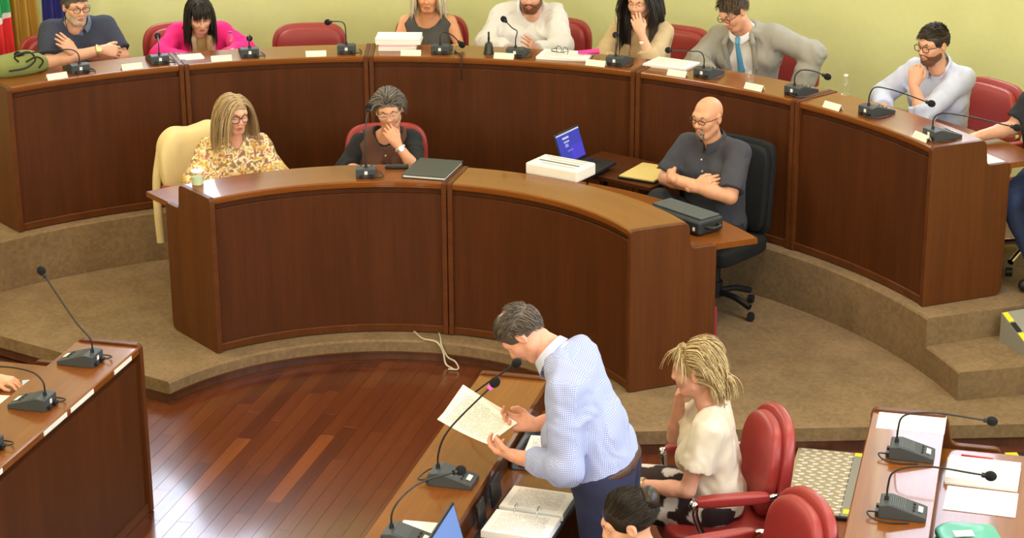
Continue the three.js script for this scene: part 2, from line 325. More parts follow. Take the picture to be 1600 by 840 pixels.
const redChair = chairProto(M.leather, true, M.chrome), benchChair = chairProto(M.leather, true, M.chrome, false, .42), blackChair = chairProto(M.blackFabric, false, M.rubber, true);
let firstRed = true;
function chair(proto, label, x, y, z, turn, group) {
  const c = proto.clone(); c.name = numbered('office_chair'); scene.add(c); c.position.set(x, y, z); c.rotation.y = turn; return tag(c, label, 'chair', group);
}
const GR = 'red leather chairs behind the long bench', rearChair = (th, label, dt = 0, R = 4.56) => chair(benchChair, label, ...polar(O2, th, R, P2), -rad(th) + dt, GR);
rearChair(-49.5, 'red leather chair at the left edge beside the Italian flag', .2);
rearChair(-42, 'red leather chair under the man in the navy polo shirt', .1, 4.58);
rearChair(-31.6, 'red leather chair under the woman in pink', .1);
rearChair(-20.9, 'empty red leather chair behind the long bench').scale.set(1, .94, 1);
rearChair(-10.4, 'red leather chair under the woman in the sleeveless grey dress');
rearChair(-.1, 'red leather chair under the bearded man in white', -.15, 4.6);
rearChair(10.6, 'red leather chair under the woman with long black hair', -.1, 4.62);
rearChair(20.5, 'red leather chair under the man in the grey suit', 0, 4.6);
rearChair(39.8, 'red leather chair under the young man with glasses', -.05, 4.6);
rearChair(48.8, 'red leather chair at the right edge, its chrome base in view', .1, 4.56);
const GM = 'chairs behind the middle bench';
chair(benchChair, 'red leather chair with a cream cardigan hung over its back', ...polar(O1, -39.6, 2.57, P1), rad(40), GM);
chair(benchChair, 'red leather chair under the grey-haired woman', ...polar(O1, -15, 2.56, P1), rad(19), GM);
chair(blackChair, 'black fabric chair under the bald man', 1.49, P1, -2.32, -.46, GM).scale.set(.92, 1, .95);
const GF = 'red leather armchairs on the parquet';
chair(redChair, 'red leather armchair under the woman in the cream blouse', 2.03, 0, 1.1, -1.15, GF);
chair(redChair, 'empty red leather armchair pushed back behind the standing man', 2.3, 0, 1.98, -1.0, GF);
chair(redChair, 'red leather armchair under the dark-haired person at the bottom edge', 2.05, 0, 2.7, -1.5, GF);
// cream cardigan over the back of the blond woman's chair
{
  const [x, , z] = polar(O1, -39.6, 2.57, P1), t = thing('cardigan', 'cream knitted cardigan draped over the chair of the blond woman with glasses', 'cardigan', [x, P1, z], rad(40));
  const m = cloth0(0xe6cf98);
  mesh('drape', cushion(.58, .44, .21, .4, .5, v => { v.y += .79; const k = clamp((v.y - .57) / .44); v.x *= .92 + .1 * Math.sin(k * 2.6); v.z += -.1 * (v.y - .55) + .5 * v.x * v.x - .235 + .008 * Math.sin(v.x * 34 + v.y * 9); v.y += .012 * Math.sin(v.x * 23); }, 48, 30), m, t);
  for (const s of [-1, 1]) mesh('sleeve', tube([[s * .27, .88, -.26], [s * .31, .7, -.24], [s * .325, .5, -.2], [s * .32, .3, -.19]], .028, 20, 8), m, t);
}
function cloth0(hex) { return phys({ color: hex, roughness: .95, sheen: .5, bumpMap: M.leather.bumpMap, bumpScale: .002 }); }

// ---------------------------------------------------------------- microphones
M.micBody = std({ color: 0x3c4144, roughness: .55 }); M.micTop = std({ color: 0x565b5c, roughness: .5 }); M.foam = std({ color: 0x131314, roughness: 1 }); M.white = std({ color: 0xf2efe6, roughness: .8 });
M.ring = std({ color: 0xff5aa8, emissive: 0xff3c98, emissiveIntensity: 1.5 }); M.neck = std({ color: 0x1b1b1c, roughness: .45 });
const wedge = (() => { const s = roundPoly([[-.095, 0], [.095, 0], [.095, .02], [-.05, .062], [-.095, .056]], .006); const g = slab(s, .12, .003); g.translate(0, 0, -.06); g.rotateY(-Math.PI / 2); return g; })();   // low end towards +z
const grille = join([...Array(7)].map((_, i) => box(.1, .0025, .004, 0, 0, -.03 + i * .008)).map(g => (g.rotateX(.28), g.translate(0, .052, -.012), g)));
// head in the frame of the base: x sideways, y up from the ledge, z towards the speaker
function microphone(label, pos, turn, head, { lit = false, via = [], cable = 1 } = {}) {
  const t = thing('conference_microphone', label, 'microphone', pos, turn, 'desk microphones');
  const b = mesh('base', wedge, M.micBody, t);
  mesh('speaker_grille', grille, M.micTop, b);
  mesh('label_plate', rbox(.05, .002, .02, .0008, 0, 0, 0, 1).rotateX(.28).translate(0, .031, .07), M.white, b);
  mesh('rear_label', box(.018, .02, .002, .0, .034, -.0962), M.white, b);
  for (const x of [-.03, .0, .03]) mesh('key', rbox(.014, .004, .009, .001, 0, 0, 0, 1).rotateX(.28).translate(x, .039, .045), M.rubber, b);
  mesh('connector', box(.03, .018, .02, -.03, .014, -.1), M.rubber, b); mesh('connector', box(.02, .014, .02, .03, .014, -.1), M.rubber, b);
  const h = V(...head), pts = [V(0, .055, -.068), V(0, .12, -.066), ...via.map(v => V(...v)), h];
  const curve = new THREE.CatmullRomCurve3(pts, false, 'centripetal'), n = mesh('gooseneck', [new THREE.TubeGeometry(curve, 40, .0042, 8), cyl(.011, .008, .03, 0, .048, -.068)], M.neck, t);
  const d = curve.getTangent(1), q = new THREE.Quaternion().setFromUnitVectors(V(0, 1, 0), d);
  const f = cushion(.042, .042, .05, 1, 1, null, 18, 14); f.rotateX(-Math.PI / 2); f.applyQuaternion(q); f.translate(...h.clone().addScaledVector(d, .014).toArray()); mesh('foam_head', f, M.foam, n);
  const r = cyl(.0105, .0105, .016, 0, 0, 0, 14); r.applyQuaternion(q); r.translate(...h.clone().addScaledVector(d, -.022).toArray()); mesh('light_ring', r, lit ? M.ring : M.rubber, n);
  if (cable) mesh('cable', tube([[-.03, .014, -.11], [-.05, .02, -.14], [-.085 * cable, .012, -.12], [-.1 * cable, .006, -.05], [-.085 * cable, .005, .03]], .0035, 30, 6), M.neck, t);
  return t;
}
const micAt = (th, lx, h, z, label, o) => microphone(label, polar(O2, th, 3.69, P2 + BH), -rad(th) + Math.PI, [-lx, h, z], o);
micAt(-45.2, -.329, .13, .1, 'microphone before the man in navy, neck bent flat to the left', { via: [[.03, .15, -.05], [.2, .14, .05]] });
micAt(-36.8, .045, .132, .15, 'microphone left of the woman in pink, by the first post', { via: [[-.01, .14, -.02]] });
micAt(-27.4, .029, .063, .2, 'microphone right of the woman in pink', { via: [[-.01, .13, .02]] });
micAt(-17.3, -.115, .174, .1, 'microphone in front of the empty red chair', { via: [[.01, .19, -.03], [.06, .19, .05]] });
micAt(-7.4, .117, .045, .05, 'microphone before the woman in the grey dress, head bowed low', { via: [[-.01, .13, .0], [-.06, .1, .05]] });
micAt(.66, -.12, .202, .1, 'microphone in front of the bearded man', { via: [[0, .16, -.03], [.05, .17, .03]] });
micAt(11.6, -.095, .141, .15, 'microphone in front of the woman with long black hair', { via: [[.03, .14, .02]] });
micAt(21.6, -.359, .092, .1, 'microphone left of the grey suit, neck bent flat to the left', { via: [[.03, .15, -.05], [.15, .13, .02]] });
micAt(32.5, .101, .11, .1, 'microphone right of the grey suit, by the fourth post', { via: [[-.01, .15, -.03], [-.05, .14, .05]] });
micAt(42.1, .324, .123, .1, 'microphone in front of the young man with glasses', { via: [[-.02, .17, -.05], [-.1, .17, 0]] });
micAt(51.3, .319, .112, .25, 'microphone at the right end of the long bench', { via: [[-.02, .15, -.04], [-.1, .15, .05]] });
microphone('microphone on the middle bench with a tall straight neck', polar(O1, -17.7, 1.69, P1 + BH), rad(17.7) + Math.PI, [-.02, .36, .15], { via: [[0, .25, -.03]] });
const DT = .9;
microphone('microphone at the far end of the left desk, neck raised', [-1.075, DT, 1.11], -Math.PI / 2, [-.06, .42, .19], { via: [[0, .2, .0]] });
microphone('microphone before the bare arm at the left edge', [-1.055, DT, 1.65], -Math.PI / 2, [.0, .17, .28], { via: [[0, .16, -.03], [0, .18, .06]] });
microphone('microphone at the lower left edge of the picture', [-1.06, DT, 2.15], -Math.PI / 2, [.0, .16, .26], { via: [[0, .16, -.03]] });
microphone('microphone with a glowing pink ring in front of the standing man', [1.05, DT, 1.97], Math.PI / 2, [.05, .44, .16], { lit: true, via: [[0, .22, -.03]], cable: -1 });
microphone('microphone at the bottom edge beside the pink-ringed one, neck low', [1.03, DT, 2.55], Math.PI / 2, [.3, .19, .12], { via: [[.02, .16, -.05], [.15, .19, .0]] });
microphone('microphone half hidden behind the sheets the man holds', [1.02, DT, 1.33], Math.PI / 2, [0, .29, .13], { via: [[0, .16, -.03]] });
microphone('far microphone on the right desk beside the white sheet', [2.9, DT, 1.24], Math.PI / 2, [.02, .19, .31], { via: [[0, .18, -.05], [.01, .205, .05]] });
microphone('near microphone on the right desk', [2.905, DT, 1.82], Math.PI / 2, [.02, .2, .32], { via: [[0, .18, -.05], [.01, .215, .05]] });

// ---------------------------------------------------------------- paper, cards and things on the benches
function printTex(seed, lines, cols = 1) {
  const c = document.createElement('canvas'); c.width = 256; c.height = 360; const g = c.getContext('2d'), r = rng(seed);
  g.fillStyle = '#f6f2e8'; g.fillRect(0, 0, 256, 360); g.fillStyle = '#a29d94';
  for (let i = 0; i < lines; i++) { const y = 30 + i * (300 / lines); let x = 26; while (x < 220) { const w = 5 + r() * 20; if (r() > .08) g.fillRect(x, y, Math.min(w, 230 - x), 300 / lines * .38); x += w + 4; } }
  const t = new THREE.CanvasTexture(c); t.colorSpace = THREE.SRGBColorSpace; return t;
}
const paperMat = std({ color: 0xf4f1ea, roughness: .85 }), printed = [[1, 34], [2, 38], [3, 28]].map(([s, n]) => std({ map: printTex(s, n), roughness: .85 }));
function sheetGeo(w, d, curl = 0, t = .0012) { const g = new THREE.BoxGeometry(w, t, d, 12, 1, 1), p = g.attributes.position; for (let i = 0; i < p.count; i++) p.setY(i, p.getY(i) + curl * Math.pow(p.getX(i) / w * 2, 2) * .5); g.computeVertexNormals(); return g; }
// printed page: white slab with the print on its upper side
function pageStack(name, label, category, [x, y, z], turn, w, d, h, { print = 0, n = 3, tilt = 0, group } = {}) {
  const t = thing(name, label, category, [x, y, z], turn, group), r = rng(Math.round(x * 100 + z * 37) + 999);
  for (let i = 0; i < n; i++) mesh('sheet', box(w, h / n * .96, d).rotateY((r() - .5) * .08).translate((r() - .5) * .008, h * (i + .5) / n, (r() - .5) * .008), paperMat, t);
  if (print >= 0) { const g = new THREE.PlaneGeometry(w * .98, d * .98); g.rotateX(-Math.PI / 2); g.translate(0, h + .0012, 0); mesh('printed_page', g, printed[print], t); }
  return t;
}
const card = (() => { const s = new THREE.Shape([[-.022, 0], [0, .036], [.022, 0], [.0195, 0], [0, .032], [-.0195, 0]].map(p => new THREE.Vector2(...p))); const g = new THREE.ExtrudeGeometry(s, { depth: .135, bevelEnabled: false }); g.translate(0, 0, -.0675); g.rotateY(Math.PI / 2); return g; })();
const cardMat = std({ color: 0xf3ecd2, roughness: .8 });
[[-48, 'before the olive bag'], [-40, 'right of the man in navy'], [-30.5, 'before the woman in pink'], [-20.5, 'before the empty red chair'], [-10.4, 'before the woman in the grey dress'], [-.35, 'beside the black bell'], [9.8, 'before the woman with long black hair'], [19.1, 'leaning on the papers left of the grey suit'], [28.3, 'before the man in the grey suit'], [38.3, 'beside the clear bottle, before the young man'], [51, 'at the right end of the long bench']].forEach(([th, w]) => {
  const c = mesh('name_card', card, cardMat); c.position.set(...polar(O2, th, 3.565, P2 + BH)); c.rotation.y = -rad(th); tag(c, 'small folded cream name card ' + w, 'name card', 'name cards');
});
const LT = P2 + BH, LF = P1 + BH;
{ // stack of files left of the woman in grey
  const t = thing('file_stack', 'tall stack of white files beside the woman in the grey dress', 'papers', polar(O2, -12, 3.77, LT), rad(12));
  const r = rng(8); for (let i = 0; i < 6; i++) mesh('file', rbox(i < 3 ? .25 : .3, .013, .2, .002, (r() - .5) * .012, .007 + i * .014, (r() - .5) * .012, 1), i === 2 ? std({ color: 0xe8b8c0, roughness: .8 }) : paperMat, t);
}
pageStack('paper_stack', 'spread of papers between the bearded man and the woman with black hair', 'papers', polar(O2, 5.5, 3.72, LT), -.03, .34, .22, .016, { print: 1 });
pageStack('paper_stack', 'pile of papers left of the man in the grey suit', 'papers', polar(O2, 16.6, 3.78, LT), -.3, .3, .22, .018, { print: 2 });
pageStack('paper_stack', 'papers with a pen before the woman in pink', 'papers', polar(O2, -33.3, 3.72, LT), .6, .16, .14, .006, { print: 0, n: 2 });
{ const p = mesh('pink_folder', [cyl(.011, .02, .14, 0, 0, 0, 12).rotateX(Math.PI / 2).rotateZ(0)], std({ color: 0xe23a94, roughness: .5 })); p.position.set(...polar(O2, 6.9, 3.72, LT + .036)); p.rotation.set(0, 2.0, 0); tag(p, 'rolled bright pink sleeve lying on the papers', 'sleeve'); }
{ // spectacles on the papers
  const g = glassesMini(); const p = mesh('spectacles', g, M.neck); p.position.set(...polar(O2, 5.1, 3.74, LT + .036)); p.rotation.y = 2.6; tag(p, 'folded spectacles lying on the papers before the bearded man', 'glasses');
}
function glassesMini() { return join([new THREE.TorusGeometry(.024, .0022, 6, 20).translate(-.03, 0, 0), new THREE.TorusGeometry(.024, .0022, 6, 20).translate(.03, 0, 0), tube([[-.055, .005, 0], [-.05, .003, -.06], [.03, 0, -.07]], .0022, 12, 6), tube([[.055, .005, 0], [.05, .003, -.055], [-.03, 0, -.06]], .0022, 12, 6)]); }
{ // hand bell
  const t = thing('hand_bell', 'black hand bell with an upright handle before the bearded man', 'bell', polar(O2, -2.4, 3.67, LT));
  mesh('bell_body', lathe([[.036, 0], [.037, .004], [.031, .018], [.028, .045], [.024, .068], [.012, .08], [.001, .082]]), std({ color: 0x3f4238, roughness: .35, metalness: .6 }), t);
  mesh('handle', lathe([[.001, .08], [.006, .082], [.008, .1], [.006, .125], [.007, .142], [.001, .15]]), M.rubber, t);
}
M.clear = phys({ color: 0xffffff, transmission: 1, thickness: 0, roughness: .04, ior: 1.45 });
function bottle(label, pos, hgt, r, cap) {
  const t = thing('water_bottle', label, 'bottle', pos); mesh('bottle_body', lathe([[.001, .001], [r * .9, .001], [r, .01], [r * .94, hgt * .25], [r, hgt * .35], [r, hgt * .6], [r * .5, hgt * .86], [r * .42, hgt * .95]]), M.clear, t);
  mesh('cap', cyl(r * .46, r * .46, hgt * .07, 0, hgt * .94, 0), cap, t);
}
bottle('small clear water bottle beside the woman with long black hair', polar(O2, 13.2, 3.8, LT), .125, .028, M.white);
bottle('small clear water bottle between the grey suit and the young man', polar(O2, 35.6, 3.86, LT), .125, .028, M.white);
bottle('small bottle with a blue cap before the woman in pink', polar(O2, -28.9, 3.86, LT), .12, .027, std({ color: 0x4a4a86, roughness: .5 }));
{ const g = mesh('glass_cup', lathe([[.001, .001], [.026, .001], [.032, .08], [.0305, .08], [.025, .006], [.001, .006]]), M.clear); g.position.set(...polar(O2, 26.2, 3.7, LT)); tag(g, 'empty clear glass before the man in the grey suit', 'glass'); }
{ // olive bag with black straps at the left end
  const t = thing('shoulder_bag', 'olive green bag with black straps on the left end of the long bench', 'bag', polar(O2, -50.3, 3.86, LT), rad(50));
  mesh('bag_body', cushion(.42, .15, .24, .8, .75, v => { v.y += .05; if (v.y < 0) v.y *= .1; v.y += .012 * Math.sin(v.x * 21) * Math.cos(v.z * 17); }), std({ color: 0x7d8446, roughness: .9 }), t);
  mesh('strap', [tube([[-.02, .09, .1], [-.06, .14, .14], [.03, .16, .15], [.08, .1, .13], [.02, .06, .14], [-.1, .05, .13]], .006, 30, 6), tube([[.02, .09, .12], [.08, .12, .15], [.13, .08, .13], [.1, .04, .13]], .006, 24, 6)], M.rubber, t);
}
{ const c = mesh('hanging_cable', tube([polar(O2, -6.0, 3.66, LT + .006), polar(O2, -5.3, 3.6, LT + .008), polar(O2, -4.9, 3.53, LT + .008), polar(O2, -4.85, 3.508, LT - .04), polar(O2, -4.85, 3.512, LT - .15)], .005, 30, 6), M.neck); tag(c, 'dark cable hanging over the front edge of the long bench', 'cable'); }
{ const t = thing('paper_sheet', 'white sheet on the worktop at the right end of the long bench', 'sheet', polar(O2, 52.2, 3.97, P2 + BH - .15 + .001), -rad(52)); mesh('page', sheetGeo(.2, .14), paperMat, t); }
{ const m = mesh('red_board', rbox(.3, .4, .012, .004, 0, .2, 0), std({ color: 0x9a2438, roughness: .5 })); m.position.set(...polar(O1, 51.0, 1.97, P1)); m.rotation.y = -rad(51) + Math.PI / 2; tag(m, 'thin red board standing behind the right end of the middle bench', 'board'); }
// --- middle bench
{
  const t = thing('glass_jar', 'small glass jar with a pale green filling at the left end of the middle bench', 'jar', polar(O1, -50.2, 1.83, LF));
  mesh('filling', cyl(.031, .032, .045, 0, .004, 0, 20), std({ color: 0xcfe3b8, roughness: .6 }), t);
  mesh('jar_glass', lathe([[.001, .001], [.034, .001], [.036, .01], [.036, .078], [.034, .078], [.034, .003], [.001, .003]]), M.clear, t);
  mesh('lid', cyl(.036, .036, .008, 0, .078, 0, 20), std({ color: 0xe9e6dc, roughness: .4 }), t);
}
{ const t = thing('remote_control', 'dark remote control beside the black folder on the middle bench', 'remote', polar(O1, -11.9, 1.8, LF), rad(14)); mesh('case', rbox(.14, .02, .045, .006, 0, .011, 0), M.rubber, t); for (let i = 0; i < 6; i++) mesh('key', cyl(.005, .005, .003, -.05 + i * .02, .021, 0, 8), M.micTop, t); }
{ const t = thing('document_folder', 'flat dark grey folder on the middle bench beside its centre post', 'folder', [-.145, LF, -1.755], -.02);
  mesh('cover', rbox(.27, .006, .36, .002, 0, .021, 0).rotateX(0), std({ color: 0x3d403c, roughness: .55 }), t); mesh('pages', box(.255, .012, .345, 0, .012, 0), paperMat, t); mesh('back_cover', rbox(.27, .006, .36, .002, 0, .003, 0), std({ color: 0x2b2d2b, roughness: .55 }), t); }
// small table with laptop and yellow folder behind the middle bench
const TB = P1 + .79;
{
  const t = thing('side_table', 'small dark table behind the middle bench under the open laptop', 'table', [.86, P1, -2.6], -.42);
  mesh('table_top', rbox(.7, .03, .46, .006, 0, .775, 0), M.panel, t); for (const [a, b] of [[-1, -1], [1, -1], [-1, 1], [1, 1]]) mesh('leg', rbox(.04, .76, .04, .004, a * .31, .38, b * .19), M.rubber, t);
}
{
  const t = thing('laptop', 'open black laptop with a violet screen behind the middle bench', 'laptop', [.66, TB + .03, -2.46], 1.28);
  mesh('stand', rbox(.26, .03, .18, .005, 0, -.015, 0), M.rubber, t); t.scale.set(.85, .85, .85);
  const b = mesh('keyboard_base', rbox(.36, .022, .25, .005, 0, .012, 0), M.rubber, t);
  for (let i = 0; i < 5; i++) for (let j = 0; j < 12; j++) mesh('key', rbox(.02, .004, .017, .001, -.132 + j * .024, .0245, -.08 + i * .021, 1), M.neck, b);
  const lid = new THREE.Group(); lid.name = 'lid'; lid.position.set(0, .024, -.122); lid.rotation.x = -.32; t.add(lid);
  mesh('frame', rbox(.36, .25, .012, .004, 0, .125, -.006), M.rubber, lid);
  const c = document.createElement('canvas'); c.width = 256; c.height = 176; const g = c.getContext('2d'); g.fillStyle = '#4a4fc8'; g.fillRect(0, 0, 256, 176); g.fillStyle = '#5a50e0'; g.fillRect(120, 90, 136, 86); g.fillStyle = '#e8ecff'; g.fillRect(0, 0, 256, 9); g.fillRect(60, 26, 70, 12); g.fillRect(66, 52, 60, 8); g.fillStyle = '#aab0ff'; g.fillRect(72, 68, 36, 20); g.fillRect(84, 110, 60, 5);
  const tx = new THREE.CanvasTexture(c); tx.colorSpace = THREE.SRGBColorSpace;
  mesh('screen', new THREE.PlaneGeometry(.33, .215).translate(0, .13, .0012), std({ color: 0x111118, emissive: 0xffffff, emissiveMap: tx, emissiveIntensity: .8, roughness: .3 }), lid);
  const L = new THREE.RectAreaLight(0x6a6cff, .8, .33, .215); L.position.set(0, .13, .01); L.rotation.y = Math.PI; lid.add(L);
}
{
  const t = thing('projector', 'white slotted projector on a metal stand behind the middle bench', 'projector', polar(O1, 17.2, 2.02, P1 + .8), -.33);
  mesh('stand', [box(.3, .008, .18, 0, .126, 0), ...[[-1, -1], [1, -1], [-1, 1], [1, 1]].map(([a, b]) => box(.012, .126, .012, a * .14, .063, b * .08))], M.chrome, t);
  const b = mesh('housing', rbox(.36, .075, .22, .012, 0, .168, 0, 3), std({ color: 0xf1ece0, roughness: .45 }), t);
  for (let i = 0; i < 4; i++) mesh('slot', box(.28 - (i % 2) * .05, .006, .012, (i % 2) * .02, .2045, -.075 + i * .045), std({ color: i === 2 ? 0x3a362c : 0xb9b2a2, roughness: .7 }), b);
}
{ const t = thing('yellow_folder', 'pale yellow folder lying on the small table left of the bald man', 'folder', [1.02, TB + .002, -2.5], -.28); mesh('cover', rbox(.24, .01, .32, .002, 0, .016, 0), std({ color: 0xd8bf74, roughness: .7 }), t); mesh('backing', box(.25, .008, .33, 0, .006, 0), M.rubber, t); mesh('seal', cyl(.02, .02, .002, .03, .021, -.1, 16), std({ color: 0x5a2818, roughness: .6 }), t); }
{ // black laptop bag on the worktop's right end
  const t = thing('briefcase', 'black briefcase with a white tag on the right end of the middle bench', 'briefcase', polar(O1, 42.5, 2.1, P1 + .8), -rad(42.5) + .12);
  mesh('case', rbox(.42, .085, .2, .02, 0, .045, 0, 3), std({ color: 0x24282b, roughness: .6 }), t); mesh('flap', rbox(.4, .012, .15, .005, -.01, .092, -.01), std({ color: 0x4a5050, roughness: .55 }), t); mesh('handle', tube([[.21, .05, -.05], [.25, .05, -.03], [.25, .05, .03], [.21, .05, .05]], .009, 16, 8), M.rubber, t); mesh('tag', box(.016, .02, .004, .17, .04, .101), M.white, t);
}
// --- floor desks
{ const t = thing('paper_sheet', 'blank white sheet at the far end of the right desk', 'sheet', [2.872, DT, .875], .0); mesh('page', sheetGeo(.3, .2), paperMat, t); }
pageStack('paper_stack', 'printed papers on a dark binder on the worktop of the right desk', 'papers', [3.2, .76, 1.07], -.03, .31, .24, .03, { print: 0, n: 3 });
{ const t = thing('paper_sheet', 'blank white sheet lying below the printed papers on the right desk', 'sheet', [3.205, .762, 1.33], -.03); mesh('page', sheetGeo(.3, .24), paperMat, t); }
{ const t = thing('green_packet', 'teal and white packet at the bottom of the right desk', 'packet', [3.17, .76, 1.72], .3); mesh('wrap', cushion(.26, .05, .2, .5, .6, v => { v.y += .022; v.y += .01 * Math.sin(v.x * 30) * Math.cos(v.z * 24); if (v.y < 0) v.y = 0; }), std({ color: 0x5cab93, roughness: .35 }), t); mesh('sticker', rbox(.08, .004, .05, .001, -.03, .053, .03), M.white, t); }
{ const m = mesh('red_pen', tube([[0, .006, 0], [.14, .006, .01]], .006, 4, 8), std({ color: 0xb8322c, roughness: .4 })); m.position.set(3.1, .76, .88); tag(m, 'red pen behind the papers on the right desk', 'pen'); }
pageStack('paper_stack', 'white block of paper on the ledge at the bottom edge', 'papers', [1.07, DT, 2.52], .02, .2, .26, .02, { print: -1 });
{ // open ring binder in front of the standing man
  const t = thing('ring_binder', 'open ring binder with printed pages below the standing man', 'binder', [1.37, .76, 1.96], -.06);
  mesh('cover', rbox(.32, .012, .5, .003, 0, .006, 0), M.rubber, t);
  for (const [z, p] of [[-.11, 1], [.13, 0]]) { const a = mesh('page_block', box(.28, .03, .21, .01, .027, z), paperMat, t); const g = new THREE.PlaneGeometry(.275, .205); g.rotateX(-Math.PI / 2); g.translate(.01, .0432, z); mesh('printed_page', g, printed[p], a); }
  for (const x of [-.05, .05]) mesh('ring', new THREE.TorusGeometry(.03, .003, 6, 20).rotateY(Math.PI / 2).translate(x, .04, .01), M.chrome, t);
}
{ const t = thing('document_tray', 'grey document tray with papers beside the standing man', 'tray', [1.31, .76, 1.3], 0); mesh('tray', [box(.26, .006, .4, 0, .003, 0), box(.006, .07, .4, -.13, .035, 0), box(.006, .05, .4, .13, .025, 0), box(.26, .05, .006, 0, .025, -.2)], std({ color: 0x4a4c50, roughness: .4 }), t); for (let i = 0; i < 3; i++) mesh('sheet', sheetGeo(.22, .3).rotateY(.04 * i).translate(0, .012 + i * .008, .02), i === 2 ? printed[2] : paperMat, t); }
{ const t = thing('laptop', 'laptop with a pale blue screen at the bottom edge', 'laptop', [1.32, .76, 2.5], Math.PI / 2); mesh('keyboard_base', rbox(.34, .02, .23, .004, 0, .01, 0), std({ color: 0x8a8c90, roughness: .4, metalness: .5 }), t); const lid = new THREE.Group(); lid.name = 'lid'; lid.position.set(0, .02, -.112); lid.rotation.x = -.25; t.add(lid); mesh('frame', rbox(.34, .22, .01, .003, 0, .11, -.005), M.rubber, lid); mesh('screen', new THREE.PlaneGeometry(.32, .195).translate(0, .112, .0012), std({ color: 0x223355, emissive: 0x86a8e8, emissiveIntensity: .8 }), lid); const L = new THREE.RectAreaLight(0x86a8e8, .6, .32, .195); L.position.set(0, .11, .01); L.rotation.y = Math.PI; lid.add(L); }
for (const [z, w, l] of [[1.83, .14, 'dark tablet leaning on the ledge below the microphone with the pink ring'], [2.06, .1, 'dark handset leaning on the ledge left of the ring binder']]) { const m = mesh('handheld_device', [rbox(.012, .11, w, .004, 0, .055, 0)], M.rubber); m.position.set(1.2, .762, z); m.rotation.z = .12; tag(m, l, 'device'); }
// the sheets the standing man holds
{
  const o = [1.09, 1.09, 1.72], t = thing('held_sheets', 'two printed sheets in the hands of the standing man', 'sheets', o, 0);
  const patch = (c, lift, inset) => {   // slightly curled sheet through four corners, in the thing's own frame
    const [A, B, C, D] = c.map(p => V(p[0] - o[0], p[1] - o[1], p[2] - o[2])), n = 10, pos = [], uv = [], idx = [];
    const nor = new THREE.Vector3().crossVectors(B.clone().sub(A), D.clone().sub(A)).normalize(); if (nor.y < 0) nor.negate();
    for (let i = 0; i <= n; i++) for (let k = 0; k <= n; k++) { const u = inset + (1 - 2 * inset) * i / n, v = inset + (1 - 2 * inset) * k / n, p = A.clone().lerp(B, u).lerp(D.clone().lerp(C, u), v).addScaledVector(nor, lift - .012 * Math.sin(u * Math.PI) * (1 - .4 * v)); pos.push(p.x, p.y, p.z); uv.push(v, u); }
    for (let i = 0; i < n; i++) for (let k = 0; k < n; k++) { const q = i * (n + 1) + k; idx.push(q, q + n + 1, q + 1, q + 1, q + n + 1, q + n + 2); }
    const g = new THREE.BufferGeometry(); g.setAttribute('position', new THREE.Float32BufferAttribute(pos, 3)); g.setAttribute('uv', new THREE.Float32BufferAttribute(uv, 2)); g.setIndex(idx); g.computeVertexNormals(); return clean(g);
  };
  [[[[.909, 1.07, 1.727], [1.177, 1.05, 1.883], [1.27, 1.1, 1.745], [1.0, 1.165, 1.575]], printed[0]], [[[.925, 1.085, 1.69], [1.19, 1.06, 1.80], [1.26, 1.1, 1.69], [.975, 1.165, 1.545]], printed[1]]].forEach(([c, m]) => {
    const s = mesh('sheet', [patch(c, 0, 0), patch(c, .001, 0)], paperMat, t); mesh('printed_page', patch(c, .0018, .01), m, s);
  });
}
// white strips on the edge of the left desk
[[.955, 1.15, 'furthest white label strip on the edge of the left desk'], [1.38, 1.62, 'middle white label strip on the edge of the left desk'], [1.66, 1.89, 'white label strip near the bottom of the left desk edge'], [2.28, 2.5, 'white label strip cut off by the left edge of the picture']].forEach(([a, b, l]) => { const m = mesh('label_strip', box(.003, .022, b - a, -.8785, .88, (a + b) / 2), M.white); tag(m, l, 'label', 'label strips'); });
{ const t = thing('paper_sheet', 'sheet with a violet mark under the hand at the left edge', 'sheet', [-1.36, .7605, 1.42], .1); mesh('page', sheetGeo(.22, .3), paperMat, t); mesh('mark', box(.03, .001, .012, .05, .0012, 0), std({ color: 0x5a3c9a, roughness: .8 }), t); }
{ const m = mesh('phone', rbox(.07, .01, .13, .004, 0, .005, 0), std({ color: 0xbfd8ee, roughness: .2 })); m.position.set(-1.34, .76, 1.14); m.rotation.y = .5; tag(m, 'pale blue phone beside the hand at the left edge', 'phone'); }
// --- on the floor
M.alu = std({ color: 0xdedbd0, metalness: .25, roughness: .35 }); M.greyPlate = std({ color: 0x8f8d84, roughness: .7 });
M.tapeY = std({ color: 0xe6dc2c, roughness: .6 }); M.tapeK = std({ color: 0x1a1a18, roughness: .6 });
{
  const t = thing('floor_plate', 'aluminium chequer plate with raised studs on the parquet by the red armchair', 'plate', [2.37, 0, -.29], 0);
  mesh('plate', [rbox(.3, .02, .78, .003, -.01, .01, 0)], std({ color: 0xa89a7c, roughness: .6 }), t); mesh('border', rbox(.075, .022, .78, .003, .18, .011, -.0), M.greyPlate, t); mesh('front_edge', box(.38, .02, .02, .03, .01, .4), M.rubber, t);
  const sg = cushion(.036, .007, .018, .7, .7, null, 10, 8);
  for (let i = 0; i < 5; i++) for (let j = 0; j < 22; j++) { const m = mesh('stud', sg, M.alu, t); m.position.set(-.125 + i * .058 + (j % 2) * .022, .0215, -.365 + j * .0345); m.rotation.y = j % 2 ? .35 : -.2; }
  mesh('tape', box(.07, .002, .04, .18, .023, -.36), M.tapeY, t); mesh('tape', box(.05, .002, .05, .18, .023, .34), M.tapeY, t);
}
